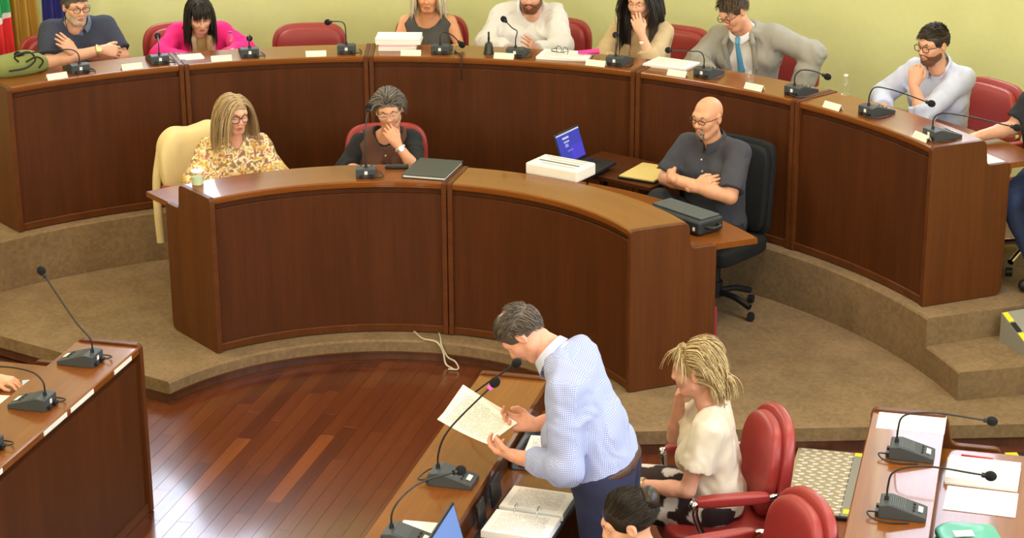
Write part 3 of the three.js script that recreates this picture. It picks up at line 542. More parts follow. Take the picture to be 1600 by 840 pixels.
{
  const t = thing('floor_plate', 'grey floor plate with yellow and black tape behind the right desk', 'plate', [3.42, 0, -.55], .3); mesh('plate', rbox(.62, .02, .8, .003, 0, .01, .05), M.greyPlate, t);
  for (let i = 0; i < 9; i++) mesh('tape', box(.066, .002, .045, -.27 + i * .068, .0215, -.32), i % 2 ? M.tapeK : M.tapeY, t);
}
{ // ramp beside the steps
  const t = thing('ramp', 'grey ramp with yellow and black edge tape at the right of the steps', 'ramp', [3.21, 0, -1.775], -.92);
  const s = new THREE.Shape([[0, P1], [0, P2 + .006], [.75, P1 + .01], [.75, P1]].map(p => new THREE.Vector2(...p))); const g = new THREE.ExtrudeGeometry(s, { depth: .8, bevelEnabled: false }); g.translate(0, 0, -.8);
  mesh('board', g, M.greyPlate, t);
  for (let i = 0; i < 9; i++) { const m = mesh('tape', box(.075, .003, .035), i % 2 ? M.tapeK : M.tapeY, t); m.position.set(.04 + i * .078, P2 + .008 - (.04 + i * .078) * .44, -.02); m.rotation.z = -.414; }
}
{ const c = mesh('white_cable', [tube([[-.214, P1 + .004, -1.53], [-.12, P1 + .006, -1.42], [-.03, P1 + .003, -1.395], [.01, .09, -1.385], [.03, .02, -1.37], [.09, .006, -1.33]], .006, 40, 6), tube([[-.06, P1 + .004, -1.54], [-.02, P1 + .008, -1.44], [.0, P1 - .01, -1.388], [.04, .06, -1.38], [.1, .05, -1.34], [.12, .012, -1.33], [.06, .008, -1.32]], .005, 40, 6)], std({ color: 0xc8bfa0, roughness: .6 })); tag(c, 'loose cream cable hanging from the platform below the middle bench', 'cable'); }
// ---------------------------------------------------------------- flags behind the left end
function flag(label, th, x0, x1, bands, lean, R = 5.2) {   // cloth hanging in folds from local x0 to x1, bands [colour, top, bottom, slant]
  const t = thing('flag', label, 'flag', polar(O2, th, R, P2), -rad(th));
  mesh('pole', tube([[-lean * .6, .05, 0], [0, 1, 0], [lean * .9, 2.5, 0]], .012, 8, 10), M.chrome, t); mesh('foot', lathe([[.001, 0], [.15, 0], [.14, .03], [.03, .05], [.001, .06]]).translate(-lean * .6, 0, 0), M.chrome, t);
  for (const [hex, ya, yb, slant, s1] of bands) {
    const p = [], idx = [], U = 28, W = 10;
    for (const side of [0, 1]) for (let a = 0; a <= U; a++) for (let b = 0; b <= W; b++) { const u = a / U, v = b / W, top = ya + slant * (u - .5), bot = yb + s1 * (u - .5), y = bot + (top - bot) * v, k = 1 - .35 * clamp((y - .9) / 1.4); p.push((x0 + x1) / 2 + (x0 + (x1 - x0) * u - (x0 + x1) / 2) * k, y - P2, .03 * Math.sin(u * 19 + y) + .045 + side * .004); }
    for (const side of [0, 1]) for (let a = 0; a < U; a++) for (let b = 0; b < W; b++) { const q = side * (U + 1) * (W + 1) + a * (W + 1) + b; idx.push(q, q + 1, q + W + 1, q + 1, q + W + 2, q + W + 1); }
    const g = new THREE.BufferGeometry(); g.setAttribute('position', new THREE.Float32BufferAttribute(p, 3)); g.setIndex(idx); g.computeVertexNormals();
    mesh('cloth_band', g, std({ color: hex, roughness: .8, side: THREE.DoubleSide }), t);
  }
}
flag('Italian flag in green, white and red at the left edge', -46.2, -.12, .13, [[0x2fa866, 2.7, 1.5, 0, .1], [0xe8e2ea, 1.5, 1.45, .1, .13], [0xe0363c, 1.45, 1.16, .13, -.05]], .0, 5.15);
flag('mustard yellow banner on a slanting silver pole', -43.4, -.17, .1, [[0xb08a34, 2.7, .95, 0, 0]], .12, 5.25);
flag('dark blue flag behind the man in the navy polo shirt', -40.9, -.12, .14, [[0x2c2c78, 2.7, 1.2, 0, -.06]], .02, 5.3);

// ---------------------------------------------------------------- people: distance fields meshed with surface nets
function noise3(seed) {
  const r = rng(seed), T = new Float32Array(4096); for (let i = 0; i < 4096; i++) T[i] = r() * 2 - 1;
  const h = (x, y, z) => { let k = Math.imul(x, 374761393) + Math.imul(y, 668265263) + Math.imul(z, 2147483647 - 1274126177) | 0; k = Math.imul(k ^ (k >>> 13), 1274126177); return T[(k ^ (k >>> 16)) & 4095]; };
  return (x, y, z) => {
    const X = Math.floor(x), Y = Math.floor(y), Z = Math.floor(z); let a = x - X, b = y - Y, c = z - Z; a = a * a * (3 - 2 * a); b = b * b * (3 - 2 * b); c = c * c * (3 - 2 * c);
    const L = (p, q, t) => p + (q - p) * t;
    return L(L(L(h(X, Y, Z), h(X + 1, Y, Z), a), L(h(X, Y + 1, Z), h(X + 1, Y + 1, Z), a), b), L(L(h(X, Y, Z + 1), h(X + 1, Y, Z + 1), a), L(h(X, Y + 1, Z + 1), h(X + 1, Y + 1, Z + 1), a), b), c);
  };
}
const N3 = noise3(5);
// a bone is a tapered capsule {a, b, r, s}; an ellipsoid has {c, e}; cut = [point, dir] trims it beyond a plane
const cap = (a, b, r, s = r, cut) => ({ a, b, r, s, cut });
const ell = (x, y, z, ex, ey, ez) => ({ c: V(x, y, z), e: V(ex, ey, ez) });
function dist(q, x, y, z) {
  let d;
  if (q.e) {
    const X = (x - q.c.x) / q.e.x, Y = (y - q.c.y) / q.e.y, Z = (z - q.c.z) / q.e.z, k = Math.sqrt(X * X + Y * Y + Z * Z) || 1e-6;
    const gx = X / q.e.x, gy = Y / q.e.y, gz = Z / q.e.z; d = k * (k - 1) / Math.max(1e-6, Math.sqrt(gx * gx + gy * gy + gz * gz));
  } else {
    const bx = q.b.x - q.a.x, by = q.b.y - q.a.y, bz = q.b.z - q.a.z, px = x - q.a.x, py = y - q.a.y, pz = z - q.a.z;
    let t = (px * bx + py * by + pz * bz) / (bx * bx + by * by + bz * bz + 1e-9); t = t < 0 ? 0 : t > 1 ? 1 : t;
    const ux = px - bx * t, uy = py - by * t, uz = pz - bz * t; d = Math.sqrt(ux * ux + uy * uy + uz * uz) - (q.r + (q.s - q.r) * t);
  }
  if (q.cut) for (const [p, n] of (Array.isArray(q.cut[0]) ? q.cut : [q.cut])) { const k = (x - p.x) * n.x + (y - p.y) * n.y + (z - p.z) * n.z; if (k > d) d = k; }
  return d;
}
function bounds(q, pad) {
  if (q.e) return [q.c.x - q.e.x - pad, q.c.y - q.e.y - pad, q.c.z - q.e.z - pad, q.c.x + q.e.x + pad, q.c.y + q.e.y + pad, q.c.z + q.e.z + pad];
  const m = Math.max(q.r, q.s) + pad;
  return [Math.min(q.a.x, q.b.x) - m, Math.min(q.a.y, q.b.y) - m, Math.min(q.a.z, q.b.z) - m, Math.max(q.a.x, q.b.x) + m, Math.max(q.a.y, q.b.y) + m, Math.max(q.a.z, q.b.z) + m];
}
// add: bones joined with a smooth minimum k; sub: bones carved out; field: extra function (x,y,z,d) -> d
function mould(add, cell, { k = .03, sub = [], ksub = .008, field, colour } = {}) {
  const B = [9, 9, 9, -9, -9, -9];
  for (const q of add) { const b = bounds(q, .025); for (let i = 0; i < 3; i++) { B[i] = Math.min(B[i], b[i]); B[i + 3] = Math.max(B[i + 3], b[i + 3]); } }
  const n = [0, 1, 2].map(i => Math.ceil((B[i + 3] - B[i]) / cell) + 3), [nx, ny, nz] = n, F = new Float32Array(nx * ny * nz).fill(1);
  const run = (q, pad, fn) => {
    const b = bounds(q, pad), lo = [0, 1, 2].map(i => Math.max(0, Math.floor((b[i] - B[i]) / cell))), hi = [0, 1, 2].map(i => Math.min(n[i] - 1, Math.ceil((b[i + 3] - B[i]) / cell)));
    for (let z = lo[2]; z <= hi[2]; z++) for (let y = lo[1]; y <= hi[1]; y++) { let o = (z * ny + y) * nx; for (let x = lo[0]; x <= hi[0]; x++) { const d = dist(q, B[0] + x * cell, B[1] + y * cell, B[2] + z * cell); F[o + x] = fn(F[o + x], d); } }
  };
  for (const q of add) { const kk = q.k ?? k; run(q, kk + 2 * cell, (f, d) => { const h = Math.max(kk - Math.abs(f - d), 0) / kk; return Math.min(f, d) - h * h * kk * .25; }); }
  for (const q of sub) { const ks = q.ks ?? ksub; run(q, ks + 2 * cell, (f, d) => { const h = Math.max(ks - Math.abs(f + d), 0) / ks; return Math.max(f, -d) + h * h * ks * .25; }); }
  if (field) for (let z = 0, o = 0; z < nz; z++) for (let y = 0; y < ny; y++) for (let x = 0; x < nx; x++, o++) if (F[o] < .05) F[o] = field(B[0] + x * cell, B[1] + y * cell, B[2] + z * cell, F[o]);
  // surface nets
  const id = new Int32Array(nx * ny * nz).fill(-1), pos = [], idx = [];
  for (let z = 0; z < nz - 1; z++) for (let y = 0; y < ny - 1; y++) for (let x = 0; x < nx - 1; x++) {
    const o = (z * ny + y) * nx + x, c = [F[o], F[o + 1], F[o + nx], F[o + nx + 1], F[o + nx * ny], F[o + nx * ny + 1], F[o + nx * ny + nx], F[o + nx * ny + nx + 1]];
    let m = 0; for (let i = 0; i < 8; i++) if (c[i] < 0) m |= 1 << i; if (m === 0 || m === 255) continue;
    let sx = 0, sy = 0, sz = 0, cnt = 0;
    for (let i = 0; i < 8; i++) for (const b of [1, 2, 4]) { const j = i | b; if (j === i) continue; if ((c[i] < 0) === (c[j] < 0)) continue; const t = c[i] / (c[i] - c[j]); sx += (i & 1) + (b === 1 ? t : 0); sy += ((i >> 1) & 1) + (b === 2 ? t : 0); sz += ((i >> 2) & 1) + (b === 4 ? t : 0); cnt++; }
    id[o] = pos.length / 3; pos.push(B[0] + (x + sx / cnt) * cell, B[1] + (y + sy / cnt) * cell, B[2] + (z + sz / cnt) * cell);
  }
  const st = [1, nx, nx * ny];
  for (let z = 1; z < nz - 1; z++) for (let y = 1; y < ny - 1; y++) for (let x = 1; x < nx - 1; x++) {
    const o = (z * ny + y) * nx + x, f0 = F[o] < 0;
    for (let a = 0; a < 3; a++) {
      if (f0 === (F[o + st[a]] < 0)) continue; const u = st[(a + 1) % 3], v = st[(a + 2) % 3];
      const q = [id[o], id[o - u], id[o - u - v], id[o - v]]; if (q.some(i => i < 0)) continue;
      if (f0) idx.push(q[0], q[1], q[2], q[0], q[2], q[3]); else idx.push(q[0], q[2], q[1], q[0], q[3], q[2]);
    }
  }
  const g = new THREE.BufferGeometry(); g.setAttribute('position', new THREE.Float32BufferAttribute(pos, 3)); g.setIndex(idx); g.computeVertexNormals();
  if (colour) { const col = new Float32Array(pos.length); for (let i = 0; i < pos.length; i += 3) { const c = colour(pos[i], pos[i + 1], pos[i + 2]); col[i] = c[0]; col[i + 1] = c[1]; col[i + 2] = c[2]; } g.setAttribute('color', new THREE.BufferAttribute(col, 3)); }
  return g;
}
const lin = hex => { const c = new THREE.Color(hex); return [c.r, c.g, c.b]; };

// ---- head, origin between the ears, face towards +z
const headBones = (f) => [
  ell(0, .032, -.012, .077, .087, .095), ell(0, -.03, .018, .063 - f * .003, .08, .07),
  cap(V(-.012, -.096 + f * .006, .056), V(.012, -.096 + f * .006, .056), .021 - f * .003), cap(V(-.05 + f * .004, -.058, .004), V(-.022, -.094 + f * .004, .045), .02), cap(V(.05 - f * .004, -.058, .004), V(.022, -.094 + f * .004, .045), .02),
  cap(V(-.044, -.022, .055), V(-.034, -.03, .066), .019), cap(V(.044, -.022, .055), V(.034, -.03, .066), .019),
  cap(V(-.044, .026, .066), V(-.012, .024, .082), .012), cap(V(.044, .026, .066), V(.012, .024, .082), .012)
];
const headFine = (f) => [
  Object.assign(cap(V(0, .012, .088), V(0, -.026, .108 - f * .004), .0075, .0115 - f * .001), { k: .014 }), Object.assign(cap(V(-.011, -.031, .098), V(.011, -.031, .098), .0085), { k: .01 }),
  Object.assign(cap(V(-.02, -.061, .081), V(0, -.058, .09), .005, .0062), { k: .008 }), Object.assign(cap(V(.02, -.061, .081), V(0, -.058, .09), .005, .0062), { k: .008 }),
  Object.assign(cap(V(-.018, -.066, .082), V(0, -.07, .088), .005, .0075), { k: .008 }), Object.assign(cap(V(.018, -.066, .082), V(0, -.07, .088), .005, .0075), { k: .008 }),
  Object.assign(ell(-.078, -.002, -.012, .01, .031, .019), { k: .008 }), Object.assign(ell(.078, -.002, -.012, .01, .031, .019), { k: .008 }),
  Object.assign(cap(V(0, -.06, -.012), V(0, -.16, -.03), .052 - f * .006), { k: .03 })
];
const headSub = [Object.assign(ell(-.031, .004, .1, .02, .013, .02), { ks: .014 }), Object.assign(ell(.031, .004, .1, .02, .013, .02), { ks: .014 }), Object.assign(cap(V(-.02, -.0635, .092), V(.02, -.0635, .092), .0022), { ks: .004 }),
  Object.assign(ell(-.088, -.002, -.008, .006, .018, .009), { ks: .006 }), Object.assign(ell(.088, -.002, -.008, .006, .018, .009), { ks: .006 })];
const headCache = {};
function headGeo(f, tone, lip) {
  const base = headCache[f] ??= mould([...headBones(f), ...headFine(f)], .0042, { k: .028, sub: headSub });
  const g = base.clone(), p = g.attributes.position, col = new Float32Array(p.count * 3);
  for (let i = 0; i < p.count; i++) {
    const x = p.getX(i), y = p.getY(i), z = p.getZ(i); let c = tone;
    const dm = Math.hypot(x / .025, (y + .064) / .0115); if (z > .074 && dm < 1) c = mix3(lip, tone, clamp((dm - .7) / .3));
    c = c.map(v => v * (1 + .05 * N3(x * 60, y * 60, z * 60))); col.set(c, i * 3);
  }
  g.setAttribute('color', new THREE.BufferAttribute(col, 3)); return g;
}
// ---- hand, wrist at the origin, fingers along +y, palm towards +z, thumb on +x
function handGeo(curl, tone, { spread = .1, thumb = .4, size = 1 } = {}) {
  const B = [], F = [[.03, .088, .07], [.0095, .094, .079], [-.0115, .09, .073], [-.031, .08, .057]];
  F.forEach(([x, y, L], i) => {
    B.push(Object.assign(cap(V(x * .55, .004, 0), V(x, y, 0), .0145, .0125), { k: .016 }));
    const c = curl[i], sp = (1.5 - i) * spread; let p = V(x, y, 0), a = c * .9;
    [.46, .3, .24].forEach((fr, j) => { const d = V(Math.sin(sp) * Math.cos(a), Math.cos(sp) * Math.cos(a), Math.sin(a)), q = p.clone().addScaledVector(d, L * fr * 1.05); B.push(Object.assign(cap(p, q, .0098 - j * .0012, .0088 - j * .0012), { k: .004 })); p = q; a += c * (j ? .9 : 1.25); });
  });
  const t0 = V(.02, .022, .006), t1 = V(.044, .052, .012 + thumb * .012), t2 = V(.054 - thumb * .012, .078, .016 + thumb * .03), t3 = V(.056 - thumb * .03, .1, .02 + thumb * .036);
  B.push(Object.assign(cap(t0, t1, .016, .0125), { k: .014 }), Object.assign(cap(t1, t2, .0122, .0105), { k: .004 }), Object.assign(cap(t2, t3, .0105, .009), { k: .004 }));
  B.push(Object.assign(cap(V(0, -.03, 0), V(0, .02, 0), .024, .025), { k: .02 }), Object.assign(ell(0, .05, .002, .038, .045, .017), { k: .014 }));
  const g = mould(B, .0042, { k: .005, colour: (x, y, z) => tone.map(v => v * (1 + .06 * N3(x * 80, y * 80, z * 80))) }); g.scale(size, size, size); return g;
}
const frame = (p, dir, palm, left) => {   // matrix of a hand; thumb on the proper side
  const y = dir.clone().normalize(), z = palm.clone().addScaledVector(y, -palm.dot(y)).normalize(), x = new THREE.Vector3().crossVectors(y, z);
  // right hand: seen from the palm, fingers up, the thumb points to the person's right of the palm = +x here
  return { m: new THREE.Matrix4().makeBasis(left ? x.clone().negate() : x, y, z).setPosition(p), flip: left };
};
function placed(g, { m, flip }) { const h = g.clone(); h.applyMatrix4(m); if (flip) { const i = h.index.array; for (let k = 0; k < i.length; k += 3) { const t = i[k]; i[k] = i[k + 1]; i[k + 1] = t; } h.computeVertexNormals(); } return h; }

// ---- hair: locks combed over the skull
function hairGeo(o, down, tones, extra = []) {
  const r = rng(o.seed ?? 9), C = V(0, .032, -.012), E = V(.08, .09, .098), parts = [], pos = [], nor = [], col = [], idx = [];
  const coll = [ell(0, .032, -.012, .077, .087, .095), ell(0, -.03, .012, .062, .084, .066), cap(V(0, -.05, -.012), V(0, -.2, -.035), .052), ...extra];
  for (let n = 0, tries = 0; n < o.count && tries < o.count * 30; tries++) {
    const z = r() * 2 - 1, a = r() * Math.PI * 2, s = Math.sqrt(1 - z * z), u = V(s * Math.cos(a), z, s * Math.sin(a));
    if (!o.mask(u)) continue; n++;
    let p = V(C.x + u.x * E.x, C.y + u.y * E.y, C.z + u.z * E.z), d = o.comb(u, r).normalize(); const L = o.len(u) * (.8 + r() * .4), S = o.steps ?? 8, off = .004 + r() * (o.puff ?? .012), P = [p.clone()], wv = r() * 6.28;
    for (let i = 0; i < S; i++) {
      p = p.clone().addScaledVector(d, L / S); d.addScaledVector(down, o.fallAt ? o.fallAt(u, i) : o.fall ?? .35); if (o.wave) { d.x += o.wave * Math.sin(wv + i * 1.3); d.z += o.wave * Math.cos(wv * 1.7 + i * 1.1); } if (o.inward && i > S * .5) d.addScaledVector(V(-p.x, 0, -p.z - .02), o.inward * 8); d.normalize();
      for (const q of coll) { const m = (q.off ?? 1) * off, dd = dist(q, p.x, p.y, p.z); if (dd < m) { const e = .002, gx = dist(q, p.x + e, p.y, p.z) - dd, gy = dist(q, p.x, p.y + e, p.z) - dd, gz = dist(q, p.x, p.y, p.z + e) - dd, l = Math.hypot(gx, gy, gz) || 1; p.x += gx / l * (m - dd); p.y += gy / l * (m - dd); p.z += gz / l * (m - dd); } }
      if (o.long && !(o.bangs && o.bangs(u)) && p.z > .015 && p.y < .06) { const w = .058 + .012 * clamp(.05 - p.z, 0, .05) * 20 - .3 * clamp(p.y - .03, 0, .03); if (Math.abs(p.x) < w) { const s = Math.sign(P[P.length - 1].x || u.x || 1); p.x = s * w; } }
      if (o.front !== undefined && p.y < -.1) { if (u.z > -.3) p.z += (Math.max(o.front, p.z) - p.z) * .5; else p.z += (Math.min(-.1, p.z) - p.z) * .5; p.x = clamp(p.x, -.125, .125); }
      P.push(p);
    }
    const w = (o.width ?? .004) * (.7 + r() * .6), tone = mix3(tones[0], tones[1], r()), rows = P.length, base = pos.length / 3;
    for (let i = 0; i < rows; i++) {
      const t = i / (rows - 1), tan = (P[Math.min(i + 1, rows - 1)].clone().sub(P[Math.max(i - 1, 0)])).normalize(), out = P[i].clone().sub(C).normalize(), side = new THREE.Vector3().crossVectors(tan, out).normalize(); const up = new THREE.Vector3().crossVectors(side, tan).normalize(), ww = w * (1 - .75 * t * t);
      for (const [cs, cu] of [[1, 0], [0, .45], [-1, 0], [0, -.45]]) { pos.push(P[i].x + side.x * ww * cs + up.x * ww * cu, P[i].y + side.y * ww * cs + up.y * ww * cu, P[i].z + side.z * ww * cs + up.z * ww * cu); nor.push(side.x * cs * .5 + up.x * (cu + .4), side.y * cs * .5 + up.y * (cu + .4), side.z * cs * .5 + up.z * (cu + .4)); col.push(...tone); }
    }
    for (let i = 0; i < rows - 1; i++) for (let k = 0; k < 4; k++) { const A = base + i * 4 + k, Bq = base + i * 4 + (k + 1) % 4; idx.push(A, A + 4, Bq, Bq, A + 4, Bq + 4); }
  }
  const g = new THREE.BufferGeometry(); g.setAttribute('position', new THREE.Float32BufferAttribute(pos, 3)); g.setAttribute('normal', new THREE.Float32BufferAttribute(nor, 3)); g.setAttribute('color', new THREE.Float32BufferAttribute(col, 3)); g.setIndex(idx); g.computeVertexNormals(); if (idx.length) parts.push(g);
  const mid = mix3(tones[0], tones[1], .4);
  const face = o.face ?? ell(0, -.05, .085, .07, .105, .075);
  parts.push(mould([ell(0, .034, -.013, .0825, .0915, .1005), ...(o.bun ?? [])], .006, { k: .01, sub: [face, ell(0, -.14, 0, .2, .12, .2), ...(o.sub ?? [])], colour: (x, y, z) => mid.map(v => v * (1 + .2 * N3(x * 200, y * 40, z * 200))) }));
  return mergeGeometries(parts);
}
// ---- glasses, watch, collar
function glassesGeo(w = .026, h = .018, half = false) {
  const parts = [];
  for (const s of [-1, 1]) {
    const pts = []; for (let i = 0; i < 20; i++) { const a = i / 20 * Math.PI * 2, k = 1 / Math.pow(Math.pow(Math.abs(Math.cos(a)), 3) + Math.pow(Math.abs(Math.sin(a)), 3), 1 / 3); if (half && Math.sin(a) > .2) continue; pts.push(V(s * .033 + Math.cos(a) * k * w, .001 + Math.sin(a) * k * h, .105 - Math.abs(Math.cos(a)) * .004)); }
    parts.push(new THREE.TubeGeometry(new THREE.CatmullRomCurve3(pts, !half), 40, .0024, 6, !half));
    parts.push(tube([V(s * (.033 + w), .008, .1), V(s * .074, .008, .07), V(s * .08, .006, -.005), V(s * .079, -.012, -.024)], .0022, 16, 6));
  }
  parts.push(tube([V(-.008, .006, .106), V(0, .009, .109), V(.008, .006, .106)], .0022, 8, 6)); return join(parts);
}
function collarGeo(N, up, fwd, rn = .062, tip = .045) {
  const side = new THREE.Vector3().crossVectors(up, fwd).normalize(), f = new THREE.Vector3().crossVectors(side, up).normalize(), pos = [], idx = [], n = 40;
  for (let i = 0; i <= n; i++) {
    const a = -Math.PI * .955 + i / n * Math.PI * 1.91, front = Math.pow(Math.abs(a) / Math.PI, 3), c = -Math.cos(a), s = Math.sin(a);   // a = 0 is the nape
    for (const [r, y] of [[rn + .008, -.012 - front * .02], [rn + .002, .03 - front * .022], [rn + .006, .037 - front * .022], [rn + .018 + front * .012, .004 - front * tip], [rn + .012 + front * .01, .002 - front * tip], [rn + .004, .028 - front * .022]])
      { const p = N.clone().addScaledVector(side, s * r).addScaledVector(f, c * r * 1.05).addScaledVector(up, y); pos.push(p.x, p.y, p.z); }
  }
  for (let i = 0; i < n; i++) for (let k = 0; k < 5; k++) { const A = i * 6 + k, B = A + 6; idx.push(A, A + 1, B, A + 1, B + 1, B); }
  const g = new THREE.BufferGeometry(); g.setAttribute('position', new THREE.Float32BufferAttribute(pos, 3)); g.setIndex(idx); g.computeVertexNormals(); return g;
}
const weave = (() => { const N = noiseTex(61); return tex(128, (u, v) => { const t = 128 + 100 * (N(u * 64, v * 64, 64, 64) - .5) + 20 * Math.sin(u * 402) + 20 * Math.sin(v * 402); return [t, t, t]; }, [16, 16], false); })();
const cloth = (hex, o = {}) => phys({ color: hex, roughness: .9, sheen: .3, sheenRoughness: .6, bumpMap: weave, bumpScale: .0006, ...o });
const skinMat = phys({ vertexColors: true, roughness: .5, sheen: .15, sheenRoughness: .5 });
const hairMat = phys({ vertexColors: true, roughness: .42, side: THREE.DoubleSide });
const eyeWhite = std({ color: 0xe9e2d8, roughness: .25 }), iris = std({ color: 0x3a2618, roughness: .2 });

// the figure: J holds joints in metres in the person's own frame (x to their left, y up, z forward)
function person(p) {
  const t = thing('person', p.label, 'person', [p.at[0], p.base, p.at[1]], p.turn, p.group), J = {};
  for (const k in p.J) J[k] = V(...p.J[k]);
  const f = p.female ? 1 : 0, bulk = p.bulk ?? 1, tone = lin(p.skin ?? 0xd9a483), lip = lin(p.lip ?? (f ? 0xb5635a : 0xb87462));
  const HM = new THREE.Matrix4().makeRotationFromEuler(new THREE.Euler(...(p.look ?? [0, 0, 0]), 'YXZ')).setPosition(J.head); if (p.headScale) HM.scale(V(p.headScale, p.headScale, p.headScale));
  const hv = (x, y, z) => V(x, y, z).applyMatrix4(HM);
  const mid = J.shL.clone().add(J.shR).multiplyScalar(.5), pel = J.pelvis ?? V(0, .58, 0), spine = mid.clone().sub(pel).normalize(), side = J.shL.clone().sub(J.shR).normalize(), fwd = new THREE.Vector3().crossVectors(side, spine).normalize();
  const neck = J.neck ?? mid.clone().addScaledVector(spine, .045).addScaledVector(fwd, .0), skull = hv(0, -.07, -.018);
  J.hipL ??= pel.clone().add(V(.095, -.03, .02)); J.hipR ??= pel.clone().add(V(-.095, -.03, .02)); J.knL ??= V(.13, .52, .44); J.knR ??= V(-.13, .52, .44); J.anL ??= V(.13, .1, .42); J.anR ??= V(-.13, .1, .42);
  const at = (v, s, u, w) => v.clone().addScaledVector(side, s).addScaledVector(spine, u).addScaledVector(fwd, w);
  const chest = at(mid, 0, -.15, .005), waist = pel.clone().lerp(mid, .38);
  const torso = (e, w = 1) => {
    const B = [], hw = J.shL.distanceTo(J.shR) / 2;
    for (const s of [-1, 1]) {
      B.push(cap(at(pel, s * .055, 0, 0), at(waist, s * (.045 + .012 * (bulk - 1) * 5), 0, .01), (.118 + e) * w * bulk, (f ? .098 + e : .112 + e) * w * bulk));
      B.push(cap(at(waist, s * .05, 0, .01), at(chest, s * (hw - .095), 0, .01), (f ? .098 + e : .112 + e) * w * bulk, (.102 + e) * w * (1 + (bulk - 1) * .6)));
      B.push(cap(at(chest, s * (hw - .09), .02, .005), at(mid, s * (hw - .045), -.03, -.005), .095 + e, .062 + e));
      B.push(cap(at(mid, s * (hw - .02), -.008, 0), at(neck, s * .03, .0, -.012), .05 + e, .047 + e));
      if (f) B.push(Object.assign(ell(...at(chest, s * .072, -.012, .088 + e * .6).toArray(), .062 + e, .062 + e, .05 + e), { k: .04 }));
    }
    B.push(cap(at(mid, -(hw - .07), -.045, -.012), at(mid, hw - .07, -.045, -.012), .07 + e), cap(at(chest, 0, .02, -.008), at(neck, 0, -.03, -.012), .088 + e, .058 + e));
    if (p.belly) B.push(ell(...at(waist, 0, -.03, .07).toArray(), .15 + e, .14 + e, p.belly + e));
    return B;
  };
  const AR = f ? [.049, .04, .027] : [.056, .045, .031], ak = p.armK ?? bulk;
  const arm = (S, e0, e1, upto, flare = 0) => {   // upto: 0..1 upper arm, 1..2 forearm
    const sh = J['sh' + S], el = J['el' + S], wr = J['wr' + S], B = [];
    const u = Math.min(1, upto), q = sh.clone().lerp(el, u), d1 = el.clone().sub(sh).normalize();
    B.push(cap(sh.clone().addScaledVector(side, S === 'L' ? -.012 : .012), u < 1 ? q.clone().addScaledVector(d1, .05) : el, (AR[0] * ak + e0 * .8), AR[0] * ak + (AR[1] * ak - AR[0] * ak) * u + e0 + flare, u < 1 ? [q, d1] : null));
    if (upto > 1) { const v = upto - 1, w = el.clone().lerp(wr, v), d2 = wr.clone().sub(el).normalize(); B.push(cap(el, v < 1 ? w.clone().addScaledVector(d2, .05) : w, AR[1] * ak + e1, AR[1] * ak + (AR[2] * ak - AR[1] * ak) * v + e1 + flare * .5, [w, d2])); }
    return B;
  };
  const legs = (e, upto = 2) => { const B = []; for (const S of 'LR') { B.push(cap(J['hip' + S], J['kn' + S], .088 * bulk + e, .062 + e)); if (upto > 1) B.push(cap(J['kn' + S], J['an' + S], .058 + e, .038 + e * 1.6)); } return B; };
  // --- body
  const bones = [...torso(-.012), ...legs(-.012), Object.assign(cap(neck.clone().addScaledVector(spine, -.03), skull, f ? .05 : .058, f ? .046 : .054), { k: .04 })];
  for (const S of 'LR') { const sh = J['sh' + S], el = J['el' + S], wr = J['wr' + S]; bones.push(cap(sh, el, AR[0] * ak - .004, AR[1] * ak - .004), Object.assign(cap(el, el.clone().lerp(wr, .35), AR[1] * ak - .003, AR[1] * ak - .002), { k: .015 }), Object.assign(cap(el.clone().lerp(wr, .3), wr, AR[1] * ak - .003, AR[2] * (.5 + .5 * ak)), { k: .015 })); }
  const skinCol = (x, y, z) => tone.map(v => v * (1 + .05 * N3(x * 40, y * 40, z * 40)));
  const pieces = [mould(bones, p.cell ?? .011, { k: .035, colour: skinCol })];
  const hg = headGeo(f, tone, lip); hg.applyMatrix4(HM); pieces.push(hg);
  for (const S of 'LR') {
    const h = p['hand' + S] ?? {}, wr = J['wr' + S], el = J['el' + S], dir = h.dir ? V(...h.dir) : wr.clone().sub(el), palm = V(...(h.palm ?? [0, -1, .2]));
    pieces.push(placed(handGeo(h.curl ?? [.35, .4, .45, .5], tone, { thumb: h.thumb ?? .4, spread: h.spread ?? .07, size: (f ? .93 : 1.04) }), frame(wr.clone().addScaledVector(dir.clone().normalize(), .006), dir, palm, S === 'L')));
  }
  const body = mesh('body', mergeGeometries(pieces), skinMat, t);
  // --- face
  if (!p.noFace) {
    for (const s of [-1, 1]) {
      const e = mesh('eye', ball(.0125, ...hv(s * .031, .004, .0755).toArray(), 12), eyeWhite, t);
      mesh('iris', ball(.0072, ...hv(s * .031 + (p.gaze ?? 0) * .003, .003 - (p.gazeDown ?? .2) * .004, .0818).toArray(), 10), iris, e);
      mesh('eyelid', (() => { const g = new THREE.SphereGeometry(.0135, 14, 8, 0, Math.PI * 2, 0, Math.PI * (.3 + .12 * (p.lids ?? 1))); g.rotateX(.55); g.translate(s * .031, .004, .0752); g.applyMatrix4(HM); return g; })(), std({ color: new THREE.Color(...tone), roughness: .55 }), e);
      mesh('eyebrow', (() => { const g = tube([V(s * .014, .022, .0935), V(s * .03, .029, .089), V(s * .047, .023, .074)], .0032, 10, 6); g.applyMatrix4(HM); return g; })(), std({ color: p.brow ?? 0x3a2a1c, roughness: .8 }), t);
    }
  }
